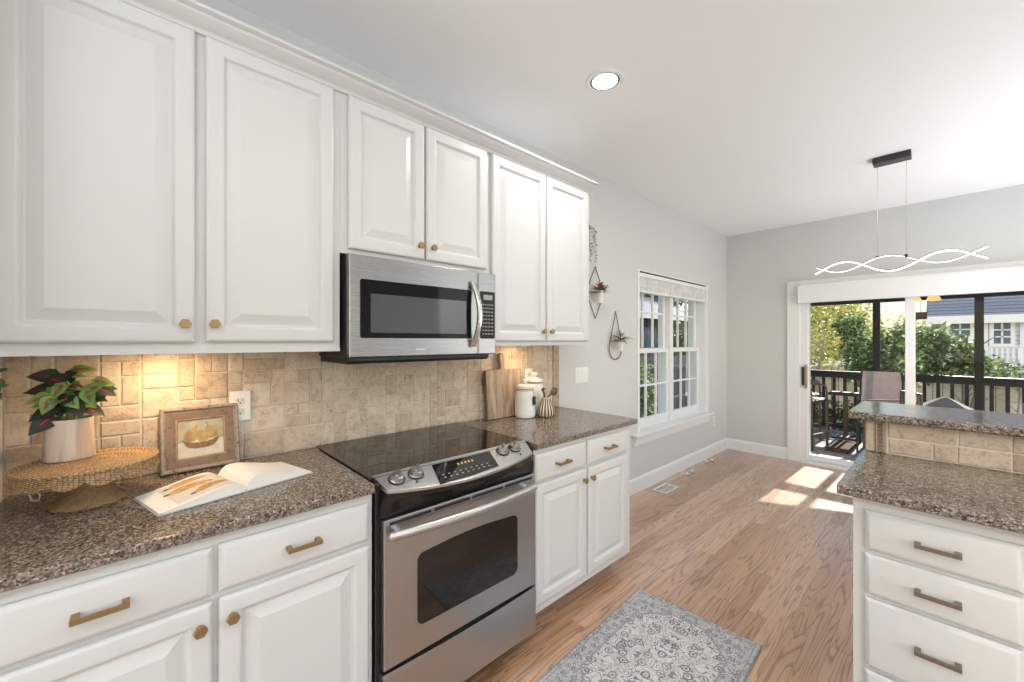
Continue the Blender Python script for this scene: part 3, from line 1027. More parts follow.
base_cab('white base cabinet with drawers and doors under the counter with the open book', -0.31, 0.5695,
         [(-0.283, 0.134, 0.723, 0.850, -0.069, 0.047), (0.147, 0.553, 0.727, 0.853, 0.350, 0.046)],
         [(-0.283, 0.134, 0.142, 0.710, 0.107), (0.147, 0.553, 0.142, 0.712, 0.176)], M['brass'], M['brass'])
base_cab('white base cabinet with two drawers and two doors right of the oven', 1.340, 2.195,
         [(1.349, 1.737, 0.726, 0.858, 1.529, 0.048), (1.754, 2.138, 0.729, 0.858, 1.938, 0.048)],
         [(1.349, 1.740, 0.142, 0.714, 1.708), (1.757, 2.140, 0.142, 0.714, 1.776)], M['brass'], M['brass'])


def slab_profile(x1, z0=0.884, z1=0.914):
    return [(0.0, z0), (x1 - 0.004, z0), (x1, z0 + 0.004), (x1, z1 - 0.006), (x1 - 0.002, z1 - 0.002), (x1 - 0.006, z1), (0.0, z1)]


solo('countertop', MB().extrude_y(slab_profile(0.651), -0.311, 0.567), M['granite'], 'dark speckled stone countertop under the book and wicker stand', 'countertop', (0.32, 0.13, 0.884))
solo('countertop', MB().extrude_y(slab_profile(0.651), 1.340, 2.235), M['granite'], 'dark speckled stone countertop right of the stove under the jars', 'countertop', (0.32, 1.79, 0.884))

# ------------------------------------------------------------------ tiled backsplash
def tile_pack(mb, u0, v0, nu, nv, s, frame, gap=0.0034, thick=0.0065, sizes=None, seed=3, sheet=1000):
    rg = random.Random(seed)
    occ = [[False] * nv for _ in range(nu)]
    sizes = sizes or [((3, 2), 4), ((2, 2), 4), ((2, 3), 2), ((2, 1), 2.5), ((1, 2), 2.2), ((1, 3), 1.2), ((1, 1), 0.8), ((3, 1), 1.5)]
    lay = mb.attr_f('rnd')
    for j in range(nv):
        for i in range(nu):
            if occ[i][j]:
                continue
            fit = []
            for (w_, h_), wt in sizes + [((1, 1), 0.01)]:
                if i + w_ <= nu and j + h_ <= nv and i // sheet == (i + w_ - 1) // sheet and not any(occ[i + a][j + b] for a in range(w_) for b in range(h_)):
                    fit.append(((w_, h_), wt))
            (w_, h_) = rg.choices([f[0] for f in fit], [f[1] for f in fit])[0]
            for a in range(w_):
                for b in range(h_):
                    occ[i + a][j + b] = True
            g = gap / 2
            jx = lambda: rg.uniform(-0.0011, 0.0011)
            a0, a1 = u0 + i * s + g + jx(), u0 + (i + w_) * s - g + jx()
            b0, b1 = v0 + j * s + g + jx(), v0 + (j + h_) * s - g + jx()
            t = thick + rg.uniform(-0.0012, 0.0012)
            before = set(mb.bm.faces)
            rs = []
            for ins, dep in ((0, 0), (0, t - 0.004), (0.0012, t - 0.0018), (0.004, t)):
                rs.append([frame(a0 + ins, b0 + ins, dep), frame((a0 + a1) / 2 + jx(), b0 + ins + jx() * 0.4, dep), frame(a1 - ins, b0 + ins, dep), frame(a1 - ins + jx() * 0.4, (b0 + b1) / 2, dep),
                           frame(a1 - ins, b1 - ins, dep), frame((a0 + a1) / 2, b1 - ins + jx() * 0.4, dep), frame(a0 + ins, b1 - ins, dep), frame(a0 + ins + jx() * 0.4, (b0 + b1) / 2, dep)])
            mb.rings(rs, cap0=False)
            rv = rg.random()
            for f in mb.bm.faces:
                if f not in before:
                    f[lay] = rv


S = 0.0507
bsp = struct('trim_2', MB().box(0.0, 0.0055, -0.311, 2.247, 0.914, 1.3655), M['grout'], label='travertine tile backsplash between counter and wall cabinets', cat='backsplash')
tm = MB()
tile_pack(tm, -0.310, 0.9145, 49, 9, S, lambda y, z, d: (0.003 + d, y, z), seed=11, sheet=6)
part('backsplash_tiles', tm, M['tile'], bsp, smooth=30)
tr = MB()
la = tr.attr_f('rnd')
for k in range(4):
    tr.box(0.0, 0.016, 2.178, 2.243, 0.915 + k * 0.114, 0.915 + (k + 1) * 0.114 - 0.002, 0.003, 1)
for f in tr.bm.faces:
    f[la] = 0.3
part('backsplash_edge_trim', tr, M['tile_trim'], bsp)

# ------------------------------------------------------------------ microwave
mw = thing('microwave', 'stainless steel over the range microwave with black window', 'microwave', (0.0, 0.966, 1.30))
part('body', MB().box(0.002, 0.334, 0.588, 1.342, 1.325, 1.738, 0.003), M['dark_grey'], mw)
ub = MB()
ub.extrude_y([(0.02, 1.3245), (0.02, 1.300), (0.335, 1.300), (0.352, 1.312), (0.352, 1.3245)], 0.592, 1.30)
part('vent_base', ub, M['black_matte'], mw)
dm = MB()
nest(dm, 0.590, 1.226, 1.326, 1.736, [(0, 0), (0, 0.018), (0.002, 0.024), (0.006, 0.026)], fx(0.335))
mdo = part('door', dm, M['steel_mw'], mw)


def rrect(y0, y1, z0, z1, r, n=6):
    pts = []
    for cy, cz, a0 in ((y1 - r, z0 + r, -90), (y1 - r, z1 - r, 0), (y0 + r, z1 - r, 90), (y0 + r, z0 + r, 180)):
        for k in range(n + 1):
            a = R(a0 + 90 * k / n)
            pts.append((cy + r * math.cos(a), cz + r * math.sin(a)))
    return pts


part('door_window', MB().prism(rrect(0.634, 1.180, 1.404, 1.640, 0.008), lambda y, z: (0.358, y, z), lambda y, z: (0.3635, y, z)), M['mw_black'], mdo)
part('window_mesh', MB().prism(rrect(0.676, 1.150, 1.426, 1.584, 0.004), lambda y, z: (0.363, y, z), lambda y, z: (0.3642, y, z)), M['mw_screen'], mdo)
hp = []
for k in range(17):
    u = k / 16
    hp.append((0.372 + 0.036 * math.sin(PI * u), 1.186 + 0.014 * math.sin(PI * u), 1.362 + 0.320 * u))
hb = MB()
hb.rings([[(x - 0.006, y - 0.013, z), (x + 0.004, y - 0.013, z), (x + 0.009, y - 0.006, z), (x + 0.009, y + 0.006, z), (x + 0.004, y + 0.013, z), (x - 0.006, y + 0.013, z)] for x, y, z in hp])
for z in (1.368, 1.676):
    hb.box(0.358, 0.376, 1.177, 1.197, z - 0.008, z + 0.008)
part('handle', hb, M['chrome'], mdo)
part('badge', MB().box(0.361, 0.3622, 0.88, 0.925, 1.352, 1.359), M['chrome'], mdo)
pm = MB()
nest(pm, 1.228, 1.342, 1.326, 1.736, [(0, 0), (0, 0.016), (0.002, 0.022), (0.006, 0.024)], fx(0.335))
mpa = part('control_panel', pm, M['steel_mw'], mw)
part('keypad', MB().prism(rrect(1.240, 1.333, 1.404, 1.642, 0.006), lambda y, z: (0.357, y, z), lambda y, z: (0.3612, y, z)), M['mw_black'], mpa)
part('display', MB().box(0.361, 0.3622, 1.258, 1.316, 1.600, 1.625), M['lcd'], mpa)
kk = MB()
for r_ in range(9):
    for c_ in range(4):
        kk.box(0.361, 0.3618, 1.252 + c_ * 0.019, 1.264 + c_ * 0.019, 1.424 + r_ * 0.0185, 1.431 + r_ * 0.0185)
part('key_marks', kk, M['keys'], mpa)

# ------------------------------------------------------------------ range
rg_ = thing('range', 'stainless steel slide-in electric range with black glass cooktop', 'stove', (0.33, 0.953, 0))
RY0, RY1 = 0.575, 1.332
bd = MB()
bd.box(0.03, 0.640, RY0, RY1, 0.045, 0.905, 0.003)
part('body', bd, M['black'], rg_)
for (x, y) in ((0.08, 0.62), (0.58, 0.62), (0.08, 1.29), (0.58, 1.29)):
    part('foot', MB().cyl((x, y, 0), (x, y, 0.05), 0.018, n=12), M['black_matte'], rg_)
ct = MB().box(0.022, 0.606, 0.570, 1.336, 0.9145, 0.9215, 0.002)
ctp = part('cooktop', ct, M['black_glass'], rg_)
for (cx_, cy_, rr_) in ((0.20, 0.76, 0.095), (0.20, 1.14, 0.075), (0.44, 0.75, 0.075), (0.44, 1.14, 0.105)):
    rb = MB()
    rb.rings([[(cx_ + r * math.cos(2 * PI * j / 40), cy_ + r * math.sin(2 * PI * j / 40), z) for j in range(40)] for r, z in ((rr_, 0.9214), (rr_, 0.9219), (rr_ - 0.002, 0.9219), (rr_ - 0.002, 0.9214))], False, False)
    part('burner_ring', rb, M['dark_grey'], ctp)
# sloped, bow-fronted control panel
NB = 20
yc, hw = 0.945, 0.350


def bow(y):
    return max(0.0, 1 - ((y - yc) / hw) ** 2)


rsu = []
for k in range(NB + 1):
    u = k / NB
    yb = 0.582 + (1.318 - 0.582) * u
    yf = 0.600 + (1.288 - 0.600) * u
    xf = 0.676 + 0.046 * bow(yf)
    zb, zf = 0.926, 0.926 - 0.40 * (xf - 0.592)
    rsu.append([(0.592, yb, zb), (xf - 0.006, yf, zf + 0.0024), (xf, yf, zf - 0.001), (xf - 0.001, yf, zf - 0.010), (0.60, yb, 0.900)])
cp = part('control_panel', MB().rings(rsu), M['steel_v'], rg_)


def onp(y, s, up=0.0):
    """point on the control panel: s metres down the slope from the back edge"""
    c, sn = math.cos(math.atan(0.40)), math.sin(math.atan(0.40))
    return (0.592 + s * c + up * sn, y, 0.926 - s * sn + up * c)


pts = [(0.782, 0.128), (0.808, 0.020), (1.092, 0.020), (1.066, 0.118), (0.93, 0.128)]
part('display_window', MB().prism(pts, lambda y, s: onp(y, s, -0.002), lambda y, s: onp(y, s, 0.0022)), M['black_glass'], cp)
dg = MB()
for k in range(5):
    y0 = 0.905 + k * 0.017
    dg.prism([(y0, 0.056), (y0 + 0.003, 0.044), (y0 + 0.011, 0.044), (y0 + 0.008, 0.056)], lambda y, s: onp(y, s, 0.002), lambda y, s: onp(y, s, 0.0027))
part('display_digits', dg, M['digits'], cp)
kk = MB()
for r_, (s_, ys) in enumerate(((0.084, 9), (0.100, 9))):
    for k in range(ys):
        y0 = (0.815 + k * 0.026) if ys == 9 else (1.02 + k * 0.018)
        kk.prism([(y0, s_ + 0.006), (y0, s_), (y0 + 0.009, s_), (y0 + 0.009, s_ + 0.006)], lambda y, s: onp(y, s, 0.002), lambda y, s: onp(y, s, 0.0026))
part('key_marks', kk, M['keys'], cp)
for (ky, ks) in ((0.652, 0.048), (0.728, 0.045), (1.150, 0.040), (1.222, 0.037)):
    c0, c1 = Vector(onp(ky, ks, 0)), Vector(onp(ky, ks, 0.028))
    ax = (c1 - c0).normalized()
    k = MB()
    k.tube([c0, c0 + ax * 0.004, c0 + ax * 0.006, c0 + ax * 0.018, c0 + ax * 0.021], 0.02, 20, radii=[0.0265, 0.0265, 0.0245, 0.0225, 0.018])
    ko = part('knob', k, M['knob_steel'], cp)
    sk_ = MB()
    sk_.tube([c0, c0 + ax * 0.0035], 0.030, 24)
    part('knob_skirt', sk_, M['black_matte'], ko)
    a = Vector((0, 1, 0))
    b = ax.cross(a)
    g = MB()
    dirv = (b * 0.8 + a * 0.6).normalized()
    sid = ax.cross(dirv)
    base_ = c0 + ax * 0.019
    ring = lambda h, wd, ln: [base_ + ax * h + dirv * ln + sid * wd, base_ + ax * h + dirv * ln - sid * wd, base_ + ax * h - dirv * ln - sid * wd, base_ + ax * h - dirv * ln + sid * wd]
    g.rings([ring(0, 0.008, 0.021), ring(0.010, 0.0055, 0.0205), ring(0.013, 0.003, 0.018)])
    part('grip', g, M['knob_steel'], ko)
for ky in (0.712, 1.218):
    k = MB()
    k.tube([onp(ky, 0.085, 0), onp(ky, 0.085, 0.003)], 0.0045, 10)
    part('indicator', k, M['slot'], cp)
# black bowed band under the panel
rsu = []
for k in range(NB + 1):
    u = k / NB
    y = 0.586 + (1.322 - 0.586) * u
    yf = 0.600 + (1.288 - 0.600) * u
    x1 = 0.674 + 0.046 * bow(yf)
    z1 = 0.926 - 0.40 * (x1 - 0.592) - 0.009
    rsu.append([(0.60, y, z1 + 0.012), (x1 - 0.004, yf, z1), (x1 - 0.008, yf, z1 - 0.020), (0.650 + 0.03 * bow(yf), y, 0.835), (0.648 + 0.004 * bow(yf), y, 0.795), (0.60, y, 0.792)])
part('front_band', MB().rings(rsu), M['black'], rg_)
# oven door
OY0, OY1 = 0.592, 1.317
od = MB()
nest(od, OY0, OY1, 0.282, 0.789, [(0, 0), (0, 0.018), (0.002, 0.023), (0.006, 0.025)], fx(0.641))
odo = part('oven_door', od, M['steel'], rg_)
wp = []
y0, y1, z0, z1, r = 0.716, 1.205, 0.378, 0.640, 0.028
for cy, cz, a0 in ((y1 - r, z0 + r, -90), (y1 - r, z1 - r - 0.004, 0)):
    for k in range(7):
        a = R(a0 + 15 * k)
        wp.append((cy + r * math.cos(a), cz + r * math.sin(a)))
for k in range(1, 10):
    u = k / 10
    yy = y1 - r + (y0 + r - (y1 - r)) * u
    wp.append((yy, z1 - 0.004 + 0.012 * math.sin(PI * u)))
for cy, cz, a0 in ((y0 + r, z1 - r - 0.004, 90), (y0 + r, z0 + r, 180)):
    for k in range(7):
        a = R(a0 + 15 * k)
        wp.append((cy + r * math.cos(a), cz + r * math.sin(a)))
part('oven_window', MB().prism(wp, lambda y, z: (0.660, y, z), lambda y, z: (0.6672, y, z)), M['black_glass'], odo)
vs = MB()
for k in range(4):
    a = 0.612 + k * 0.174
    vs.box(0.660, 0.6672, a, a + 0.160, 0.7685, 0.7785)
part('vent_slot', vs, M['black_matte'], odo)
hp = []
for k in range(25):
    u = k / 24
    b = 1 - (2 * u - 1) ** 2
    hp.append((0.696 + 0.032 * b, 0.606 + 0.678 * u, 0.744))
hb = MB()
hb.rings([[(x + 0.013 * math.cos(2 * PI * j / 12), y, z + 0.0155 * math.sin(2 * PI * j / 12)) for j in range(12)] for x, y, z in hp])
for y in (0.640, 1.250):
    hb.cyl((0.662, y, 0.742), (0.702, y, 0.744), 0.013, n=12)
hb.ball((0.696, 0.606, 0.744), 0.0155, (0.84, 0.75, 1.0), 12)
hb.ball((0.696, 1.284, 0.744), 0.0155, (0.84, 0.75, 1.0), 12)
part('door_handle', hb, M['steel_v'], odo)
# storage drawer with a curved top edge
rsu = []
for k in range(NB + 1):
    u = k / NB
    y = 0.588 + (1.320 - 0.588) * u
    zt = 0.272 - 0.010 * math.sin(PI * u)
    rsu.append([(0.62, y, 0.062), (0.661, y, 0.062), (0.665, y, 0.068), (0.668, y, zt - 0.02), (0.664, y, zt), (0.62, y, zt)])
part('storage_drawer', MB().rings(rsu), M['steel'], rg_)
# ------------------------------------------------------------------ peninsula
pk = MB()
pk.box(1.697, 3.6, 2.336, 2.45, 0.0, 1.0535)
struct('wall_peninsula', pk, M['trim'], label='low wall carrying the raised bar', cat='wall')
pc = thing('peninsula_cabinet', 'white four drawer cabinet under the stone counter on the right', 'cabinet', (2.4, 2.03, 0))
b = MB()
b.box(1.726, 3.2, 1.748, 2.335, 0.085, 0.8835, 0.0015, 1)
part('body', b, M['cabinet'], pc)
part('toe_kick', MB().box(1.732, 3.19, 1.83, 2.33, 0.0, 0.086), M['cabinet'], pc)
for (z0, z1) in ((0.714, 0.841), (0.570, 0.700), (0.334, 0.558), (0.128, 0.322)):
    do = part('drawer', nest(MB(), 1.757, 2.079, z0, z1, SLAB, fy(1.747)), M['cabinet'], pc, smooth=20)
    bar_pull(do, fy(1.727), 1.9205, (z0 + z1) / 2 + (0.002 if z1 - z0 < 0.2 else 0.014), 0.048, M['bronze'])
do = part('drawer', nest(MB(), 2.115, 2.60, 0.714, 0.841, SLAB, fy(1.747)), M['cabinet'], pc)
bar_pull(do, fy(1.727), 2.36, 0.78, 0.048, M['bronze'])
part('door', nest(MB(), 2.115, 2.60, 0.128, 0.700, DOOR, fy(1.747)), M['cabinet'], pc)
yp = [(2.3355 - a, z) for a, z in slab_profile(0.6355)]
solo('countertop', MB().extrude_x(yp, 1.690, 3.22), M['granite'], 'dark speckled stone countertop above the four drawers on the right', 'countertop', (2.4, 2.0, 0.884))
yp = [(2.72, 1.054), (2.274, 1.054), (2.270, 1.058), (2.270, 1.080), (2.272, 1.084), (2.276, 1.086), (2.714, 1.086), (2.72, 1.080)]
solo('bar_counter', MB().extrude_x(yp, 1.648, 3.65), M['granite'], 'raised stone bar top overhanging the tiled half wall', 'countertop', (2.5, 2.5, 1.054))
pt = struct('trim_3', MB().box(1.700, 3.22, 2.330, 2.3365, 0.914, 1.0535), M['grout'], label='travertine tile strip below the raised bar', cat='backsplash')
tm = MB()
tile_pack(tm, 1.768, 0.9155, 21, 2, 0.0665, lambda x, z, d: (x, 2.333 - d, z), sizes=[((2, 1), 5), ((3, 1), 2), ((1, 1), 1.2), ((2, 2), 3), ((1, 2), 1.0)], seed=8)
part('bar_tiles', tm, M['tile_bar'], pt, smooth=30)
tm = MB()
la = tm.attr_f('rnd')
tm.box(1.6985, 1.731, 2.320, 2.334, 0.9155, 1.048, 0.003, 1)
for f in tm.bm.faces:
    f[la] = 0.45
part('end_tile', tm, M['tile_bar'], pt)
rp = MB()
la = rp.attr_f('rnd')
for k in range(11):
    z = 0.9165 + k * 0.0122
    rp.rings([[(1.735 + a, 2.324 - dd, z + a * 0.35 + h) for a, dd in ((0, 0.003), (0.005, 0.013 - 3 * abs(h - 0.0042)), (0.0105, 0.016 - 3 * abs(h - 0.0042)), (0.016, 0.013 - 3 * abs(h - 0.0042)), (0.021, 0.003))] for h in (0.0, 0.0020, 0.0042, 0.0064, 0.0084)], True, True)
rp.box(1.733, 1.7365, 2.312, 2.333, 0.9155, 1.048)
rp.box(1.7545, 1.758, 2.312, 2.333, 0.9155, 1.048)
rp.box(1.7600, 1.7655, 2.318, 2.333, 0.9155, 1.048)
rp.box(1.733, 1.760, 2.323, 2.333, 0.9155, 1.048)
for f in rp.bm.faces:
    f[la] = 0.35
part('rope_trim', rp, M['tile_trim'], pt)

# ------------------------------------------------------------------ outlets and switches
def outlet(label, y, z, cat='outlet', kind='duplex', x=0.0):
    t = thing('wall_outlet' if kind != 'switch' else 'light_switch', label, cat, (x, y, z))
    hw_ = 0.036 if kind != 'switch' else 0.082
    hh = 0.060
    part('cover_plate', nest(MB(), y - hw_, y + hw_, z - hh, z + hh, [(0, 0), (0, 0.004), (0.002, 0.006), (0.006, 0.007)], fx(x)), M['plate'], t)
    if kind == 'duplex':
        for s in (-1, 1):
            zz = z + s * 0.021
            so = part('socket', MB().prism([(y + 0.0165 * math.cos(a) * 1.0, zz + max(-0.0135, min(0.0135, 0.0175 * math.sin(a)))) for a in [2 * PI * k / 24 for k in range(24)]],
                      lambda a, b: (x + 0.0065, a, b), lambda a, b: (x + 0.0088, a, b)), M['socket'], t)
            sl_ = MB()
            sl_.box(x + 0.0086, x + 0.0092, y - 0.0085, y - 0.0060, zz - 0.002, zz + 0.007)
            sl_.box(x + 0.0086, x + 0.0092, y + 0.0060, y + 0.0085, zz - 0.001, zz + 0.006)
            sl_.cyl((x + 0.0086, y, zz - 0.0075), (x + 0.0092, y, zz - 0.0075), 0.003, n=10)
            part('slots', sl_, M['slot'], so)
    else:
        for k in (-1, 0, 1):
            yy = y + k * 0.046
            part('rocker', nest(MB(), yy - 0.0165, yy + 0.0165, z - 0.033, z + 0.033, [(0, 0), (0, 0.0035), (0.002, 0.005)], fx(x + 0.0065)), M['plate'], t)
    return t


outlet('white outlet on the tile behind the pear picture', 0.287, 1.131, x=0.0125)
outlet('white outlet on the tile behind the lidded jars', 1.925, 1.145, x=0.0125)
outlet('white triple rocker switch plate on the wall right of the wall cabinets', 2.527, 1.127, cat='switch', kind='switch')
ot = outlet('white outlet low on the wall right of the window sill', 5.150, 0.405)

# ------------------------------------------------------------------ under-cabinet lights
def puck(label, y, x=0.17, zt=1.3515):
    t = thing('cabinet_light', label, 'light', (x, y, zt), group=None)
    part('housing', MB().lathe([(0.036, 0.0), (0.036, -0.004), (0.033, -0.006), (0.027, -0.006)], (x, y, zt), 24), M['plate'], t)
    part('lens', MB().lathe([(0.0265, -0.004), (0.026, -0.0065), (0.020, -0.007)], (x, y, zt), 24), M['puck'], t)
    a = area('puck_light', (x, y, zt - 0.012), (-0.12, 0, -1), 0.05, 0.05, PUCK_POWER if y < 1 else PUCK_POWER * 0.55, (1.0, 0.66, 0.34), 'DISK')
    return t


puck('small round light under the wall cabinet above the pear picture', 0.06, 0.15)
puck('small round light under the wall cabinet above the jars', 1.76, 0.14, 1.3655)

# ------------------------------------------------------------------ leaves
def leaf(mb, base, direction, up, L, W, bend=0.25, fold=0.25, attr_name='ctr', nseg=5, heart=True, rv=None):
    d = Vector(direction).normalized()
    s = d.cross(Vector(up))
    if s.length < 1e-4:
        s = d.orthogonal()
    s.normalize()
    nrm = s.cross(d).normalized()
    lay = mb.attr_v(attr_name)
    base = Vector(base)
    rows = []
    for i in range(nseg + 1):
        t = i / nseg
        if heart:
            w = W * 0.5 * (math.sin(PI * min(1, t ** 0.62)) ** 0.9 if 0 < t < 1 else 0.02)
        else:
            w = W * 0.5 * (math.sin(PI * (0.12 + 0.88 * t)) if t < 1 else 0.02)
        c = base + d * (L * t) - nrm * (bend * L * t * t)
        row = []
        for k, v in enumerate((-1, -0.5, 0, 0.5, 1)):
            p = c + s * (w * v) + nrm * (fold * w * abs(v))
            vv = mb.bm.verts.new(p)
            vv[lay] = max(abs(v), (abs(2 * t - 0.9) ** 3 if heart else 0))
            row.append(vv)
        rows.append(row)
    for a, b in zip(rows, rows[1:]):
        for k in range(4):
            mb.bm.faces.new((a[k], a[k + 1], b[k + 1], b[k]))


# ------------------------------------------------------------------ wicker stand
CX, CY = 0.212, -0.117
ws = thing('cake_stand', 'round woven wicker cake stand with scalloped skirt holding the potted plant', 'cake stand', (CX, CY, 0.914))


def wrings(prof, n, amp, turns):
    """lathe with a woven ripple"""
    rs = []
    for q, (r, z) in enumerate(prof):
        rs.append([(CX + (r + amp * (1 if (j + q) % 2 else -1)) * math.cos(2 * PI * j / n), CY + (r + amp * (1 if (j + q) % 2 else -1)) * math.sin(2 * PI * j / n), z) for j in range(n)])
    return rs


PT = 1.037
top = MB()
prof = [(0.002, PT - 0.012), (0.144, PT - 0.012), (0.150, PT - 0.008), (0.150, PT - 0.002)] + [(0.146 - 0.0058 * k, PT + (0.002 if k % 2 else 0.0)) for k in range(25)]
top.rings([[(CX + r * math.cos(2 * PI * j / 90), CY + r * math.sin(2 * PI * j / 90), z + (0.0012 if (j + q) % 2 and q > 3 else 0)) for j in range(90)] for q, (r, z) in enumerate(prof)])
wtop = part('plate', top, M['wicker'], ws, smooth=60)
sk = MB()
n = 168
outer = []
NV = 11
for q in range(NV + 1):
    v = q / NV
    ring = []
    for j in range(n):
        a = 2 * PI * j / n
        drop = 0.017 + 0.018 * abs(math.sin(a * 7)) ** 0.7
        rip = 0.0013 * (1 if (j // 2 + q) % 2 else -1)
        r = 0.1515 + 0.003 * v + rip
        ring.append((CX + r * math.cos(a), CY + r * math.sin(a), PT - 0.004 - drop * v))
    outer.append(ring)
inner = [[(CX + (p[0] - CX) * 0.965, CY + (p[1] - CY) * 0.965, p[2]) for p in r] for r in reversed(outer)]
sk.rings(outer + inner + [outer[0]], False, False)
part('scalloped_skirt', sk, M['wicker'], ws, smooth=60)
hem = MB()
pth = []
for j in range(n):
    a = 2 * PI * j / n
    drop = 0.017 + 0.018 * abs(math.sin(a * 7)) ** 0.7
    pth.append((CX + 0.1550 * math.cos(a), CY + 0.1550 * math.sin(a), PT - 0.005 - drop))
hem.tube(pth, 0.0032, 6, closed=True)
part('hem_braid', hem, M['wicker'], ws, smooth=60)
rb = MB()
rb.tube([(CX + 0.1525 * math.cos(2 * PI * j / 72), CY + 0.1525 * math.sin(2 * PI * j / 72), PT - 0.003) for j in range(72)], 0.0042, 8, closed=True)
part('rim_braid', rb, M['wicker'], ws, smooth=60)
bs = MB()
prof = [(0.081, 0.914), (0.084, 0.917), (0.0835, 0.921)] + [(0.0825 - 0.046 * math.sin(PI / 2 * k / 14), 0.921 + 0.094 * (1 - math.cos(PI / 2 * k / 14)) ** 0.75) for k in range(1, 15)] + [(0.042, 1.020), (0.05, 1.026)]
bs.rings(wrings(prof, 72, 0.0010, 1))
part('pedestal', bs, M['wicker'], ws, smooth=60)

lp = MB()
lpth = [(0.185, -0.258, 1.018), (0.178, -0.245, 1.0), (0.172, -0.230, 0.976), (0.176, -0.238, 0.956), (0.178, -0.233, 0.938), (0.180, -0.220, 0.936), (0.180, -0.217, 0.950), (0.176, -0.227, 0.968), (0.172, -0.233, 0.985), (0.176, -0.246, 1.002), (0.184, -0.259, 1.018)]
lp.tube(lpth, 0.0022, 6)
solo('string_loop', lp, M['cord'], 'white string loop hanging below the skirt of the wicker stand', 'string', (0.176, -0.23, 0.93))

# ------------------------------------------------------------------ potted plant on the stand
PX, PY = 0.150, -0.163
pp_ = thing('potted_plant', 'potted plant with burgundy and green leaves on the wicker stand', 'plant', (PX, PY, PT + 0.002))
pot = MB()
pz = PT + 0.003
pot.lathe([(0.040, 0.0), (0.054, 0.001), (0.0555, 0.004), (0.0530, 0.060), (0.0510, 0.118), (0.0500, 0.1205), (0.0480, 0.118), (0.0475, 0.105), (0.002, 0.105)], (PX, PY, pz), 40)
part('pot', pot, M['pot'], pp_)
part('soil', MB().lathe([(0.0470, 0.100), (0.046, 0.108), (0.025, 0.112), (0.002, 0.113)], (PX, PY, pz), 24), M['soil'], pp_)
stm = MB()
ld, ll = MB(), MB()
prg = random.Random(21)
top_c = Vector((PX, PY + 0.006, pz + 0.112))


def face_up():
    return (prg.uniform(0.35, 0.9), prg.uniform(-0.35, 0.35), prg.uniform(0.3, 0.8))


for k in range(13):
    a = 2 * PI * k / 13 + prg.uniform(-0.2, 0.2)
    hgt = prg.uniform(0.05, 0.155)
    rad = prg.uniform(0.015, 0.070)
    tip = top_c + Vector((rad * math.cos(a) * 0.8, rad * math.sin(a), hgt))
    mid = top_c + Vector((rad * 0.35 * math.cos(a), rad * 0.35 * math.sin(a), hgt * 0.6))
    stm.tube([top_c + Vector((0.008 * math.cos(a), 0.008 * math.sin(a), -0.01)), mid, tip], 0.0022, 6, radii=[0.003, 0.0024, 0.0016])
    for q in range(5):
        b = a + 2 * PI * q / 5 * (0.8) + prg.uniform(-0.4, 0.4)
        el = prg.uniform(-0.7, 0.45)
        dirv = Vector((math.cos(b) * math.cos(el), math.sin(b) * math.cos(el), math.sin(el)))
        src = mid.lerp(tip, 0.35 + 0.65 * q / 4)
        if src.x + dirv.x * 0.07 < 0.028:
            dirv.x = abs(dirv.x) * 0.6
        L = prg.uniform(0.048, 0.068)
        if src.y + dirv.y * L < -0.245:
            dirv.y = abs(dirv.y) * 0.5
        if src.z + dirv.z * L > 1.345:
            dirv.z = -abs(dirv.z)
        tgt = ll if prg.random() < 0.40 else ld
        leaf(tgt, src, dirv, face_up(), L, L * prg.uniform(0.58, 0.72), prg.uniform(0.05, 0.4), prg.uniform(-0.05, 0.25))
# larger dark leaves hanging over the rim and reaching out at the left
for (dx_, dy_, dz_, ox, oy, oz, L) in ((0.35, -0.8, -0.8, 0.03, -0.025, 0.035, 0.082), (0.5, -0.8, -0.35, 0.03, -0.015, 0.055, 0.080), (0.2, -1, 0.0, 0.0, -0.02, 0.10, 0.075),
                                   (0.4, 0.7, -0.35, 0.03, 0.015, 0.050, 0.075), (0.1, 1, -0.1, 0.0, 0.03, 0.10, 0.068), (0.6, 0.3, -0.5, 0.03, 0.0, 0.065, 0.068), (0.1, -1, 0.1, 0.0, -0.02, 0.135, 0.070), (0.2, 0.9, -0.45, 0.02, 0.045, 0.10, 0.060)):
    leaf(ld, top_c + Vector((ox, oy, oz)), (dx_, dy_, dz_), face_up(), L, L * 0.66, 0.2, 0.1)
for (dx_, dy_, dz_, ox, oy, oz, L) in ((0.3, -0.3, -0.9, 0.05, -0.035, 0.085, 0.056), (0.3, -0.9, -0.25, 0.04, -0.035, 0.085, 0.055), (0.3, 0.5, 0.4, 0.045, 0.02, 0.080, 0.066), (0.2, 1.0, -0.2, 0.03, 0.04, 0.12, 0.056), (0.3, -0.5, -0.7, 0.045, -0.01, 0.12, 0.058), (0.3, 0.2, -0.8, 0.05, 0.03, 0.10, 0.056)):
    leaf(ll, top_c + Vector((ox, oy, oz)), (dx_, dy_, dz_), face_up(), L, L * 0.66, 0.25, 0.12)
part('stems', stm, M['stem'], pp_)
part('dark_leaves', ld, M['leaf_dark'], pp_, label='dark green leaves with burgundy centres', smooth=60)
part('lime_leaves', ll, M['leaf_light'], pp_, label='lime green leaves with burgundy centres', smooth=60)

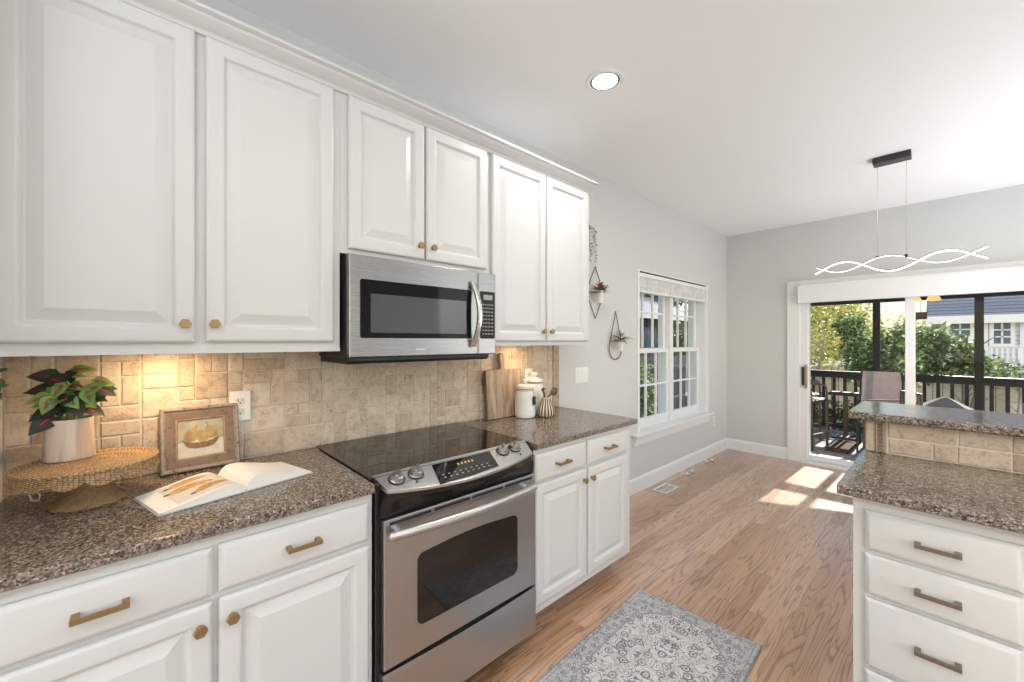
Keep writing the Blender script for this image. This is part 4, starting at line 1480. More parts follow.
# a sprig of greenery hanging at the very left, mostly outside the picture
tp = thing('hanging_sprig', 'green leafy sprig hanging at the left end of the tile backsplash', 'plant', (0.12, -0.292, 1.351))
st, lv = MB(), MB()
prg = random.Random(5)
for k in range(2):
    path = [(0.12 + 0.01 * k, -0.303 + 0.003 * k, 1.351 - 0.022 * q) for q in range(6)]
    path = [(x + 0.004 * math.sin(q * 1.3 + k), y + 0.003 * math.sin(q + k), z) for q, (x, y, z) in enumerate(path)]
    st.tube(path, 0.0014, 5)
    for q in range(2, 6):
        for s_ in (-1, 1):
            leaf(lv, path[q], (prg.uniform(0.1, 0.6), s_ * 0.25, prg.uniform(-0.8, 0.2)), (0.9, 0, 0.4), 0.024, 0.014, 0.2, 0.2, nseg=3, heart=False)
part('stems', st, M['stem'], tp)
part('leaves', lv, M['succulent'], tp, smooth=60)

# ------------------------------------------------------------------ pear picture, leaning on the backsplash
pf = thing('picture_frame', 'small wooden framed painting of pears leaning on the tile backsplash', 'picture', (0.058, 0.162, 0.9145), R(92))
LEAN = math.atan(0.048 / 0.22)
FW, FH = 0.118, 0.234


def lean(a, h, d):
    """a across, h up the frame, d towards the viewer (local -y)"""
    return (a, -d * math.cos(LEAN) + h * math.sin(LEAN), h * math.cos(LEAN) + d * math.sin(LEAN) + 0.0005)


def frame_ring(o0, o1, h0, h1, prof):
    m_ = MB()
    rs = []
    for ins, dep in prof:
        rs.append([lean(-FW + o0 + ins, o0 + ins, dep), lean(FW - o0 - ins, o0 + ins, dep), lean(FW - o0 - ins, FH - o0 - ins, dep), lean(-FW + o0 + ins, FH - o0 - ins, dep)])
    rs.append(rs[0])
    return m_.rings(rs, False, False)


part('outer_moulding', frame_ring(0, 0, 0, 0, [(0, -0.002), (0, 0.014), (0.004, 0.019), (0.010, 0.0185), (0.014, 0.014), (0.016, 0.012), (0.016, -0.002)]), M['frame_edge'], pf, local=True, label='worn silver outer moulding')
part('inner_moulding', frame_ring(0.016, 0, 0, 0, [(0, -0.002), (0, 0.0125), (0.006, 0.013), (0.020, 0.009), (0.026, 0.0085), (0.028, 0.007), (0.028, -0.002)]), M['frame_wood'], pf, local=True)
part('liner', frame_ring(0.044, 0, 0, 0, [(0, -0.002), (0, 0.0075), (0.003, 0.008), (0.006, 0.004), (0.006, -0.002)]), M['frame_liner'], pf, local=True)
CW, CHH = FW - 0.049, FH / 2 - 0.049
cm = FH / 2


def flat(m_, pts, d0, d1):
    return m_.prism(pts, lambda a, h: lean(a, cm + h, d0), lambda a, h: lean(a, cm + h, d1))


cv = part('painting', flat(MB(), [(-CW, -CHH), (CW, -CHH), (CW, CHH), (-CW, CHH)], -0.001, 0.0022), M['canvas'], pf, local=True)
part('painted_table', flat(MB(), [(-CW, -CHH), (CW, -CHH), (CW, -0.010), (0.02, -0.004), (-CW, -0.014)], 0.002, 0.0026), M['canvas_cloth'], cv, local=True)


def pear_pts(cx_, cy_, r, ang, n=22):
    out = []
    for k in range(n):
        t = 2 * PI * k / n
        rr = r * (1 - 0.0 * math.cos(t))
        x_, y_ = rr * math.cos(t) * (1.0 - 0.38 * max(0, math.sin(t))), rr * math.sin(t) * (1.45 if math.sin(t) > 0 else 0.9)
        out.append((cx_ + x_ * math.cos(ang) - y_ * math.sin(ang), cy_ + x_ * math.sin(ang) + y_ * math.cos(ang)))
    return out


for (kq, (a, h, r, ang)) in enumerate(((-0.031, 0.008, 0.0225, R(-28)), (0.031, 0.013, 0.0225, R(22)), (0.0, 0.008, 0.015, R(5)), (0.004, -0.006, 0.0155, R(-70)))):
    pe = part('painted_pear', flat(MB(), pear_pts(a, h, r, ang), 0.0024, 0.0030 + 0.0003 * kq), M['paint_pear'], cv, local=True)
for (a, h, b) in ((-0.016, 0.036, 0.004), (0.020, 0.044, -0.004)):
    part('painted_stalk', flat(MB(), [(a - 0.001, h), (a + 0.001, h), (a + b + 0.0012, h + 0.010), (a + b - 0.0008, h + 0.010)], 0.003, 0.0036), M['paint_stalk'], cv, local=True)
bk = [(-0.056, -0.002), (-0.046, -0.009), (-0.022, -0.017), (0.008, -0.019), (0.036, -0.012), (0.056, 0.001), (0.051, -0.016), (0.038, -0.032), (0.020, -0.038), (-0.020, -0.038), (-0.040, -0.031), (-0.051, -0.016)]
part('painted_basket', flat(MB(), bk, 0.0030, 0.0048), M['paint_basket'], cv, local=True)

# ------------------------------------------------------------------ open cook book
BA = math.atan2(0.437 + 0.032, 0.417 - 0.526) - PI / 2   # page-width axis
bk_ = thing('open_book', 'open cookbook with a food photograph on its left page lying on the counter', 'book', (0.436, 0.240, 0.9145), R(104.0))
# local: x = across pages (left page negative), y = towards the wall, z up
PWD, PHT = 0.214, 0.210


def page_h(u, side):
    """height of the top page at distance u from the spine"""
    t = u / PWD
    if side < 0:
        return 0.006 + 0.036 * (1 - math.exp(-t * 9)) * (1 - t) ** 1.1 + 0.004 * (1 - t)
    return 0.006 + 0.052 * (1 - math.exp(-t * 9)) * (1 - t) ** 1.3 + 0.006 * (1 - t)


for side, nm in ((-1, 'left_pages'), (1, 'right_pages')):
    K = 22
    topl = [(side * PWD * k / K, page_h(PWD * k / K, side)) for k in range(K + 1)]
    out_x = side * (PWD - 0.0)
    prof = topl + [(side * (PWD - 0.012), 0.0035), (side * 0.002, 0.0035)]
    pb = MB().rings([[(x, 0.0, z) for x, z in prof], [(x, PHT, z) for x, z in prof]])
    part(nm, pb, M['paper'], bk_, local=True)
    tp_ = MB()
    tk = [(x, z + 0.0006) for x, z in topl]
    pr_ = tk + [(x, z - 0.0004) for x, z in reversed(topl)]
    tp_.rings([[(x, -0.001, z) for x, z in pr_], [(x, PHT + 0.001, z) for x, z in pr_]])
    part('top_page', tp_, M['paper'], bk_, local=True)
cvm = MB()
cvm.box(-PWD - 0.004, PWD + 0.004, -0.004, PHT + 0.004, 0.0, 0.0033, 0.001, 1)
part('cover', cvm, M['cover'], bk_, local=True)


def on_page(u, v, up):
    return (-u, v, page_h(u, -1) + 0.0006 + up)


def page_patch(m_, pts, u0=0.0004, u1=0.0009):
    return m_.prism(pts, lambda a, b: on_page(a, b, u0), lambda a, b: on_page(a, b, u1))


g = MB()
KU = 14
rs = []
for k in range(KU + 1):
    u = 0.018 + (0.150) * k / KU
    rs.append([on_page(u, 0.016, 0.0002), on_page(u, PHT - 0.012, 0.0002), on_page(u, PHT - 0.012, 0.0005), on_page(u, 0.016, 0.0005)])
ph_ = part('page_photo', g.rings(rs), M['photo_tint'], bk_, local=True)


def pod(cu, cv_, L, Wd, ang):
    """a long squash printed on the page, laid in strips over the page curve"""
    m_ = MB()
    rs_ = []
    N = 14
    for k in range(N + 1):
        t = k / N
        wv = Wd * (math.sin(PI * min(1, max(0, t * 0.94 + 0.03))) ** 0.6) * (0.72 + 0.35 * t)
        bx = (t - 0.5) * L
        by = 0.010 * math.sin(PI * t)
        row = []
        for q in (-1, -0.4, 0.4, 1):
            a, b = bx, by + q * wv
            u = cu + a * math.cos(ang) - b * math.sin(ang)
            v = cv_ + a * math.sin(ang) + b * math.cos(ang)
            row.append((u, v, 0.0010 + (0.0012 if abs(q) < 0.5 else 0)))
        rs_.append([on_page(*r) for r in row] + [on_page(r[0], r[1], 0.0004) for r in reversed(row)])
    m_.rings(rs_)
    part('printed_squash', m_, M['print_pod'], ph_, local=True)
    tp2 = MB()
    a = 0.5 * L + 0.004
    u, v = cu + a * math.cos(ang), cv_ + a * math.sin(ang)
    tp2.prism([(u + 0.009 * math.cos(t) * 1.0, v + 0.005 * math.sin(t)) for t in [2 * PI * q / 10 for q in range(10)]], lambda x, y: on_page(x, y, 0.0006), lambda x, y: on_page(x, y, 0.0018))
    part('printed_stalk', tp2, M['print_tip'], ph_, local=True)


pod(0.106, 0.112, 0.108, 0.024, R(6))
pod(0.098, 0.168, 0.098, 0.021, R(0))
pod(0.070, 0.060, 0.092, 0.022, R(-12))

# ------------------------------------------------------------------ cutting board, jars, utensil holder
cb = thing('cutting_board', 'weathered wooden cutting board with handle leaning on the backsplash', 'cutting board', (0.05, 1.668, 0.9145), R(90))
L2 = math.atan(0.032 / 0.40)


def cbp(a, h, d):
    return (a, -d * math.cos(L2) + h * math.sin(L2), h * math.cos(L2) + d * math.sin(L2) + 0.0005)


bw, bh = 0.145, 0.298
outl = [(-bw, 0), (bw, 0), (bw, bh)]
outl += [(0.016, bh + 0.002), (0.009, bh + 0.008), (0.006, bh + 0.030), (0.009, bh + 0.060), (0.012, bh + 0.080), (0.008, bh + 0.097), (-0.008, bh + 0.104), (-0.024, bh + 0.097), (-0.028, bh + 0.080), (-0.025, bh + 0.060), (-0.022, bh + 0.030), (-0.025, bh + 0.008), (-0.032, bh + 0.002), (-bw, bh)]
b = MB()
b.rings([[cbp(a, h, 0.0) for a, h in outl], [cbp(a, h, 0.024) for a, h in outl], [cbp(a * 0.985, h * 0.992 + 0.001, 0.026) for a, h in outl]])
bo = part('board', b, M['board_wood'], cb, local=True)
for s in (-1, 1):
    e = MB()
    for k in range(26):
        z = 0.003 + k * 0.0113
        e.ball(cbp(s * (bw + 0.001), z + 0.005, 0.0135), 0.0082, (1.0, 1.65, 0.78), 8)
    part('beaded_edge', e, M['board_edge'], bo, local=True)


def jar(label, x, y, r, h, tagged):
    t = thing('lidded_jar', label, 'jar', (x, y, 0.9145), group=None)
    c = (x, y, 0.9145)
    k = h / 0.160
    part('body', MB().lathe([(r * 0.80, 0), (r * 0.90, 0.002), (r * 0.985, 0.010), (r, 0.03), (r, 0.115 * k), (r * 0.95, 0.135 * k), (r * 0.80, 0.150 * k), (r * 0.78, 0.158 * k), (r * 0.70, 0.158 * k)], c, 36), M['ceramic'], t)
    part('seal', MB().lathe([(r * 0.79, 0.1575 * k), (r * 0.80, 0.160 * k), (r * 0.79, 0.1625 * k)], c, 36), M['seal'], t)
    lid = MB().lathe([(r * 0.80, 0.1625 * k), (r * 0.86, 0.1645 * k), (r * 0.86, 0.175 * k), (r * 0.80, 0.180 * k), (r * 0.35, 0.186 * k), (r * 0.16, 0.188 * k), (r * 0.16, 0.192 * k), (r * 0.30, 0.202 * k), (r * 0.26, 0.212 * k), (r * 0.05, 0.215 * k)], c, 36)
    lo = part('lid', lid, M['ceramic'], t)
    dirn = Vector((math.cos(R(-15)), math.sin(R(-15)), 0))
    if tagged:
        tw = MB()
        ring_ = [(x + (r * 0.80) * math.cos(2 * PI * j / 32), y + (r * 0.80) * math.sin(2 * PI * j / 32), 0.9145 + 0.153 * k) for j in range(32)]
        tw.tube(ring_, 0.0022, 6, closed=True)
        d2 = Vector((math.cos(R(10)), math.sin(R(10)), 0))
        p0 = Vector((x, y, 0.9145 + 0.153 * k)) + d2 * (r * 0.82)
        p1 = Vector((x, y, 0.9145 + 0.120 * k)) + d2 * (r * 1.03)
        tw.tube([p0, p0.lerp(p1, 0.5) + d2 * 0.004, p1], 0.0018, 6)
        part('twine', tw, M['twine'], t)
        sd_ = d2.cross(Vector((0, 0, 1)))
        tg = MB()
        q = [p1 + sd_ * a + Vector((0, 0, b)) for a, b in ((-0.016, -0.052), (0.016, -0.052), (0.016, -0.004), (0.011, 0.002), (-0.011, 0.002), (-0.016, -0.004))]
        tg.rings([[v for v in q], [v + d2 * 0.002 for v in q]])
        part('hang_tag', tg, M['tag'], t)
    return t


jar('white lidded jar with a black hanging tag, front of the two jars', 0.142, 1.768, 0.065, 0.178, True)
jar('white lidded jar half hidden behind the tagged jar', 0.082, 1.915, 0.068, 0.203, False)

HX_, HY_ = 0.222, 1.876
uh = thing('utensil_holder', 'ribbed ivory pumpkin shaped holder with dark grooves', 'holder', (HX_, HY_, 0.9145))
n = 128
NR = 16


def hold_ring(r, z, amp):
    return [(HX_ + (r - amp * (1 - abs(math.cos(a * NR / 2)) ** 0.7)) * math.cos(a), HY_ + (r - amp * (1 - abs(math.cos(a * NR / 2)) ** 0.7)) * math.sin(a), 0.9145 + z) for a in [2 * PI * j / n for j in range(n)]]


prof = [(0.030, 0.0, 0.004), (0.046, 0.002, 0.006), (0.054, 0.014, 0.007), (0.056, 0.030, 0.007), (0.053, 0.050, 0.007), (0.044, 0.075, 0.006), (0.033, 0.098, 0.004), (0.027, 0.115, 0.003), (0.028, 0.124, 0.002), (0.025, 0.124, 0.001), (0.022, 0.10, 0.0)]
part('ribbed_body', MB().rings([hold_ring(*p_) for p_ in prof]), M['holder'], uh, smooth=60)
gv = MB()
for q in range(NR):
    a = 2 * PI * (q + 0.5) / NR
    pth, rad = [], []
    for (r, z, am) in prof[1:8]:
        rr = r - am * 0.62
        pth.append((HX_ + rr * math.cos(a), HY_ + rr * math.sin(a), 0.9145 + z))
        rad.append(0.0036 * r / 0.05)
    gv.tube(pth, 0.003, 6, radii=[q * 1.45 for q in rad])
part('dark_grooves', gv, M['holder_groove'], uh)
for (nm, lab, pts_, head) in (('scoop', 'dark wooden scoop leaning right in the ribbed holder', [(HX_, HY_, 1.00), (HX_ + 0.006, HY_ + 0.010, 1.040), (HX_ + 0.012, HY_ + 0.030, 1.055), (HX_ + 0.020, HY_ + 0.085, 1.085)], 1),
                              ('spoon', 'dark wooden spoon standing upright in the ribbed holder', [(HX_ - 0.004, HY_ - 0.004, 1.00), (HX_ - 0.004, HY_ - 0.010, 1.04), (HX_ - 0.004, HY_ - 0.022, 1.075), (HX_ - 0.002, HY_ - 0.030, 1.100)], 0)):
    t = thing(nm, lab, 'utensil', pts_[0])
    part('handle', MB().tube(pts_[:3], 0.006, 8, radii=[0.005, 0.006, 0.007]), M['utensil'], t)
    d = (Vector(pts_[3]) - Vector(pts_[2]))
    hm = MB()
    L = d.length
    dn = d.normalized()
    sd_ = dn.cross(Vector((1, 0, 0.3))).normalized()
    up_ = dn.cross(sd_)
    rs = []
    for k in range(9):
        u = k / 8
        wv = 0.019 * math.sin(PI * (0.1 + 0.85 * u)) * (1.35 if head else 0.95)
        c = Vector(pts_[2]) + dn * (L * u)
        rs.append([c + sd_ * wv * math.cos(2 * PI * j / 10) + up_ * (wv * 0.45 * math.sin(2 * PI * j / 10)) for j in range(10)])
    part('bowl', hm.rings(rs), M['utensil'], t)

# ------------------------------------------------------------------ wall planters
def planter(label, y, z, shape, plants, seed):
    """wire hanger on the left wall with a small cup"""
    t = thing('wall_planter', label, 'planter', (0.0, y, z))
    fr_ = MB()
    if shape == 'diamond':
        pts_ = [(0.0, 0.21), (0.088, 0.052), (0.088, -0.06), (0.0, -0.21), (-0.088, -0.06), (-0.088, 0.052)]
        fr_.tube([(0.012, y + a, z + b) for a, b in pts_], 0.0042, 6, closed=True)
        cup_z = z - 0.005
    else:
        pts_ = [(0.0, 0.21)] + [(0.098 * math.sin(R(a)), -0.105 - 0.098 * math.cos(R(a)) * 1.0) for a in range(115, -116, -10)]
        fr_.tube([(0.012, y + a, z + b) for a, b in pts_], 0.0042, 6, closed=True)
        cup_z = z - 0.045
    part('wire_frame', fr_, M['wire'], t)
    sh = MB()
    yy0, yy1 = y - 0.085, y + 0.085
    sh.tube([(0.014, yy0, cup_z), (0.075, y - 0.030, cup_z), (0.095, y, cup_z), (0.075, y + 0.030, cup_z), (0.014, yy1, cup_z)], 0.0035, 6)
    sh.tube([(0.014, yy0, cup_z), (0.014, yy1, cup_z)], 0.0035, 6)
    part('cup_bracket', sh, M['wire'], t)
    c = (0.062, y + 0.0, cup_z)
    part('cup', MB().lathe([(0.014, -0.088), (0.022, -0.086), (0.024, -0.080), (0.031, 0.0), (0.033, 0.012), (0.030, 0.012), (0.028, 0.0), (0.002, -0.01)], c, 24), M['tube_glass'], t)
    rg = random.Random(seed)
    base = Vector((0.062, y, cup_z + 0.008))
    if plants == 'red':
        g1, g2 = MB(), MB()
        for k in range(60):
            a = rg.uniform(0, 2 * PI)
            el = rg.uniform(0.1, 1.4)
            d = Vector((math.cos(a) * math.cos(el), math.sin(a) * math.cos(el), math.sin(el) * 0.9))
            if d.x < -0.6: d.x = -0.3
            s = base + d * rg.uniform(0.01, 0.062)
            leaf(g1, s, d + Vector((0, 0, rg.uniform(-0.3, 0.4))), (0, 0, 1), 0.032, 0.021, 0.1, 0.3, nseg=3, heart=False)
        for k in range(26):
            a = rg.uniform(0, 2 * PI)
            d = Vector((math.cos(a) * 0.8 + 0.2, math.sin(a), rg.uniform(0.0, 0.7)))
            leaf(g2, base, d, (0, 0, 1), rg.uniform(0.06, 0.095), 0.010, 0.35, 0.3, nseg=4, heart=False)
        part('flowers', g1, M['succulent_red'], t, smooth=60)
        part('leaves', g2, M['succulent'], t, smooth=60)
    elif plants == 'aloe':
        g2 = MB()
        for k in range(34):
            a = rg.uniform(0, 2 * PI)
            d = Vector((math.cos(a) * 0.9 + 0.25, math.sin(a), rg.uniform(0.05, 0.9)))
            leaf(g2, base, d, (0, 0, 1), rg.uniform(0.06, 0.13), 0.012, 0.45, 0.4, nseg=5, heart=False)
        for k in range(40):
            a = rg.uniform(0, 2 * PI)
            s = base + Vector((0.018 * math.cos(a), 0.018 * math.sin(a), rg.uniform(0.02, 0.085)))
            leaf(g2, s, (math.cos(a), math.sin(a), 0.5), (0, 0, 1), 0.026, 0.014, 0.2, 0.3, nseg=3, heart=False)
        part('leaves', g2, M['succulent'], t, smooth=60)
    else:
        st_, g2 = MB(), MB()
        for k in range(9):
            a = 2 * PI * k / 9
            path = [base, base + Vector((0.02 * math.cos(a) + 0.01, 0.035 * math.sin(a), 0.03))]
            nn = rg.randint(5, 11)
            for q in range(1, nn):
                path.append(base + Vector((0.03 * math.cos(a) + 0.012, 0.052 * math.sin(a) + 0.006 * math.sin(q * 1.7), 0.03 - 0.026 * q)))
            st_.tube(path, 0.0013, 5)
            for p_ in path[1:]:
                for s in range(2):
                    b = rg.uniform(0, 2 * PI)
                    leaf(g2, p_, (abs(math.cos(b)), math.sin(b), -0.4), (0, 0, 1), 0.022, 0.014, 0.1, 0.2, nseg=3, heart=False)
        part('stems', st_, M['stem'], t)
        part('leaves', g2, M['leaf_grey'], t, smooth=60)
    return t


planter('wire wall planter with trailing pale greenery, highest of the three beside the cabinet', 2.535, 2.235, 'diamond', 'trail', 1)
planter('diamond wire wall planter with reddish succulents, middle of the three', 2.690, 1.785, 'diamond', 'red', 2)
planter('teardrop wire wall planter with spiky green plant, lowest of the three', 2.985, 1.436, 'drop', 'aloe', 3)

# ------------------------------------------------------------------ floor register, rug, small things on the floor
vt = thing('floor_vent', 'white metal floor register near the wall below the window', 'vent', (0.14, 3.625, 0.0))
f_ = MB()
f_.box(0.072, 0.092, 3.495, 3.755, 0.0, 0.006, 0.002, 1)
f_.box(0.192, 0.212, 3.495, 3.755, 0.0, 0.006, 0.002, 1)
f_.box(0.092, 0.192, 3.495, 3.517, 0.0, 0.006, 0.002, 1)
f_.box(0.092, 0.192, 3.733, 3.755, 0.0, 0.006, 0.002, 1)
part('vent_frame', f_, M['vent'], vt)
part('vent_well', MB().box(0.09, 0.194, 3.515, 3.735, 0.0004, 0.0016), M['vent_dark'], vt)
f_ = MB()
for k in range(17):
    y = 3.523 + k * 0.0128
    f_.box(0.09, 0.194, y, y + 0.0030, 0.0012, 0.0046)
f_.box(0.139, 0.145, 3.515, 3.735, 0.0012, 0.0055)
part('louvers', f_, M['vent'], vt)

rug_ = MB()
rug_.box(-0.30, 0.30, -0.45, 0.45, 0.0, 0.009, 0.004, 2)
ro = finish('rug', rug_, M['rug'], Matrix.Identity(4))
RZ = R(2.4)
# upper left corner of the rug stays at (0.772, 2.045)
cn = Matrix.Rotation(RZ, 4, 'Z') @ Vector((-0.30, 0.45, 0))
ro.location = (0.772 - cn.x, 2.045 - cn.y, 0.0005)
ro.rotation_euler = (0, 0, RZ)
tag(ro, 'grey and ivory patterned runner rug on the oak floor', 'rug')

for (x, y, lab) in ((0.113, 4.149, 'small white felt ball on the floor nearest the floor register'), (0.114, 4.267, 'small white felt ball on the floor second from the floor register'),
                    (0.075, 4.747, 'small white felt ball on the floor second from the room corner'), (0.095, 4.837, 'small white felt ball on the floor nearest the room corner')):
    t = thing('felt_ball', lab, 'ball', (x, y, 0), group='small white balls along the baseboard')
    bm_ = MB()
    bm_.ball((x, y, 0.016), 0.016, (1, 1, 1), 14)
    part('ball', bm_, M['bead'], t)
    part('foot_cap', MB().lathe([(0.013, 0.0), (0.015, 0.002), (0.014, 0.007)], (x + 0.014, y - 0.006, 0.0), 14), M['bronze'], t)

# ------------------------------------------------------------------ ceiling light and pendant
def can(x, y, label, group=None):
    t = thing('ceiling_light', label, 'light', (x, y, CH))
    part('trim_ring', MB().lathe([(0.098, 0.0), (0.098, -0.004), (0.092, -0.008), (0.076, -0.006), (0.074, -0.001)], (x, y, CH), 40, cap=False), M['trim'], t)
    part('baffle', MB().lathe([(0.0745, -0.0015), (0.0745, -0.0035), (0.064, -0.0030), (0.064, -0.0010)], (x, y, CH), 40, cap=False), M['dark_grey'], t)
    part('lens', MB().lathe([(0.0655, -0.0008), (0.0655, -0.004), (0.05, -0.007), (0.01, -0.008)], (x, y, CH), 40), M['lamp_disc'], t)
    area('can_and_fill_beam', (x, y, CH - 0.02), (0, 0, -1), 0.13, 0.13, CAN_POWER, (1.0, 0.99, 0.97), 'DISK')
    return t


can(0.735, 1.765, 'round white recessed ceiling light')
for (x, y) in ((2.6, 0.9), (2.6, -1.4), (0.9, -1.4), (2.75, 3.0)):  # further downward fill lamps added out of view, without ceiling fixtures
    area('can_and_fill_beam', (x, y, CH - 0.02), (0, 0, -1), 0.13, 0.13, CAN_POWER, (1.0, 0.99, 0.97), 'DISK')

PYD = 4.02
pl = thing('pendant_light', 'wavy two strand LED pendant hanging in front of the sliding door', 'pendant light', (1.665, PYD, CH))
part('canopy', MB().box(1.565, 1.768, PYD - 0.05, PYD + 0.05, CH - 0.045, CH, 0.002), M['canopy'], pl)
for xx in (1.588, 1.742):
    part('cable', MB().cyl((xx, PYD, 2.0), (xx, PYD, CH - 0.045), 0.0016, n=6), M['chrome'], pl)


def wave(sign, u):
    if sign > 0:
        return -0.004 + 0.052 * math.cos(2 * PI * (u - 0.2) / 0.60)
    return 0.012 - 0.043 * math.cos(2 * PI * (u - 0.178) / 0.605)


ZB = 1.962
for sign, yo, nm in ((1, -0.022, 'front_strand'), (-1, 0.022, 'rear_strand')):
    bodyp, ledp = [], []
    NP = 60
    for k in range(NP + 1):
        u = k / NP
        x = 1.218 + 0.902 * u
        z = ZB + wave(sign, u)
        dz = (wave(sign, min(1, u + 0.01)) - wave(sign, max(0, u - 0.01))) / 0.018
        nx, nz = -dz / math.hypot(1, dz), 1 / math.hypot(1, dz)
        y = PYD + yo * math.cos(PI * u * 3.2)
        bodyp.append([(x + nx * a, y + b, z + nz * a) for a, b in ((0.004, -0.010), (0.007, -0.009), (0.007, 0.009), (0.004, 0.010), (0.001, 0.009), (0.001, -0.009))])
        th = 0.0075 if sign > 0 else 0.003
        ledp.append([(x + nx * a, y + b, z + nz * a) for a, b in ((0.003, -0.0105), (0.003, 0.0105), (-th * 0.6, 0.0100), (-th, 0.005), (-th, -0.005), (-th * 0.6, -0.0100))])
    so = part(nm, MB().rings(bodyp), M['led_body'], pl)
    part('led_diffuser', MB().rings(ledp), M['led'], so)
for xx in (1.588, 1.742):
    u = (xx - 1.218) / 0.902
    cl = MB().cyl((xx, PYD, ZB + wave(-1, u) + 0.012), (xx, PYD, 2.012), 0.006, n=10)
    cl.box(xx - 0.008, xx + 0.008, PYD - 0.012, PYD + 0.012, ZB + wave(-1, u) - 0.004, ZB + wave(-1, u) + 0.018, 0.002)
    part('cable_grip', cl, M['black_matte'], pl)

# ------------------------------------------------------------------ porch outside the sliding door
DK = -0.03
struct('floor_porch', MB().box(0.16, 6.0, D + 0.15, 8.12, DK - 0.12, DK), M['deck'], label='grey board porch deck', cat='deck')
struct('ceiling_porch', MB().rings([[(x, D + 0.15, 2.66), (x, 8.02, 2.58), (x, 8.02, 2.66), (x, D + 0.15, 2.76)] for x in (0.10, 6.0)]), M['porch_roof'], label='dark porch roof', cat='roof')
YP = 7.95
struct('trim_4', MB().rings([[(x, y, z) for x, z in ((0.10, 2.66), (0.85, 2.43), (1.75, 2.15), (6.0, 2.15), (6.0, 2.58), (0.10, 2.58))] for y in (YP + 0.052, YP + 0.072)]), M['post'], label='dark sloping rake board under the porch roof edge', cat='trim')
struct('beam_porch', MB().box(0.10, 6.0, YP - 0.05, YP + 0.05, 1.958, 2.055), M['post'], label='dark beam across the top of the porch', cat='beam')
for xx, lab in ((0.25, 'dark porch post just left of the sliding door'), (1.235, 'dark porch post seen through the left door panel'), (2.22, 'dark porch post seen through the right door panel'), (3.2, 'dark porch post to the right of the sliding door')):
    t = thing('porch_post', lab, 'post', (xx, YP, DK), group='dark porch posts')
    part('shaft', MB().box(xx - 0.040, xx + 0.040, YP - 0.04, YP + 0.04, DK, 1.957, 0.004), M['post'], t)
    part('upper_post', MB().box(xx - 0.040, xx + 0.040, YP - 0.04, YP + 0.04, 2.0555, 2.575), M['post'], t)
    if xx > 1 and xx < 3:
        part('base_collar', MB().box(xx - 0.05, xx + 0.05, YP - 0.05, YP + 0.05, DK, DK + 0.07, 0.004), M['post'], t)
for q, (xa, xb) in enumerate(((0.29, 1.195), (1.275, 2.18), (2.26, 3.16))):
    lab = ('dark porch railing section behind the bar stools', 'dark porch railing section between the two middle posts', 'dark porch railing section right of the second post')[q]
    t = thing('porch_railing', lab, 'railing', ((xa + xb) / 2, YP, DK), group='porch railing sections')
    part('top_rail', MB().box(xa + 0.001, xb - 0.001, YP - 0.055, YP + 0.045, 0.885, 0.928, 0.004), M['post'], t)
    part('sub_rail', MB().box(xa + 0.001, xb - 0.001, YP - 0.02, YP + 0.02, 0.820, 0.884, 0.003), M['post'], t)
    part('bottom_rail', MB().box(xa + 0.001, xb - 0.001, YP - 0.02, YP + 0.02, 0.05, 0.10, 0.003), M['post'], t)
    nb = int((xb - xa) / 0.118)
    for k in range(nb):
        xx = xa + (k + 0.5) * (xb - xa) / nb
        part('baluster', MB().box(xx - 0.018, xx + 0.018, YP - 0.018, YP + 0.018, 0.10, 0.8205), M['post'], t)


def bar_chair(label, x, y, rz, group='bronze bar chairs on the porch'):
    t = thing('bar_chair', label, 'chair', (x, y, DK), rz, group)
    w, d_ = 0.19, 0.19
    for sx in (-1, 1):
        part('rear_leg', MB().sq_tube((sx * w, d_, 0), (sx * w, d_ + 0.02, 0.98), 0.024), M['tube'], t, local=True)
        part('front_leg', MB().sq_tube((sx * w, -d_, 0), (sx * w, -d_, 0.64), 0.024), M['tube'], t, local=True)
        part('arm', MB().tube([(sx * w, -d_, 0.63), (sx * w, -d_ + 0.01, 0.80), (sx * w, -d_ + 0.04, 0.83), (sx * w, d_ + 0.01, 0.84)], 0.012, 6), M['tube'], t, local=True)
        part('side_stretcher', MB().sq_tube((sx * w, -d_, 0.24), (sx * w, d_, 0.24), 0.018), M['tube'], t, local=True)
    part('foot_rest', MB().sq_tube((-w, -d_, 0.20), (w, -d_, 0.20), 0.020), M['tube'], t, local=True)
    part('rear_stretcher', MB().sq_tube((-w, d_, 0.30), (w, d_, 0.30), 0.020), M['tube'], t, local=True)
    s = MB()
    s.box(-w - 0.01, w + 0.01, -d_ - 0.01, d_ + 0.005, 0.625, 0.650, 0.006)
    for k in range(5):
        s.box(-w + 0.005, w - 0.005, -d_ + 0.01 + k * 0.075, -d_ + 0.06 + k * 0.075, 0.650, 0.660, 0.003)
    part('seat', s, M['seat_dark'], t, local=True)
    b_ = MB()
    b_.sq_tube((-w, d_ + 0.02, 0.97), (w, d_ + 0.02, 0.97), 0.026)
    b_.sq_tube((-w, d_ + 0.015, 0.76), (w, d_ + 0.015, 0.76), 0.020)
    for k in range(5):
        a = -w + 0.06 + k * 0.065
        b_.sq_tube((a, d_ + 0.015, 0.76), (a, d_ + 0.02, 0.97), 0.012)
    part('backrest', b_, M['tube'], t, local=True)
    return t


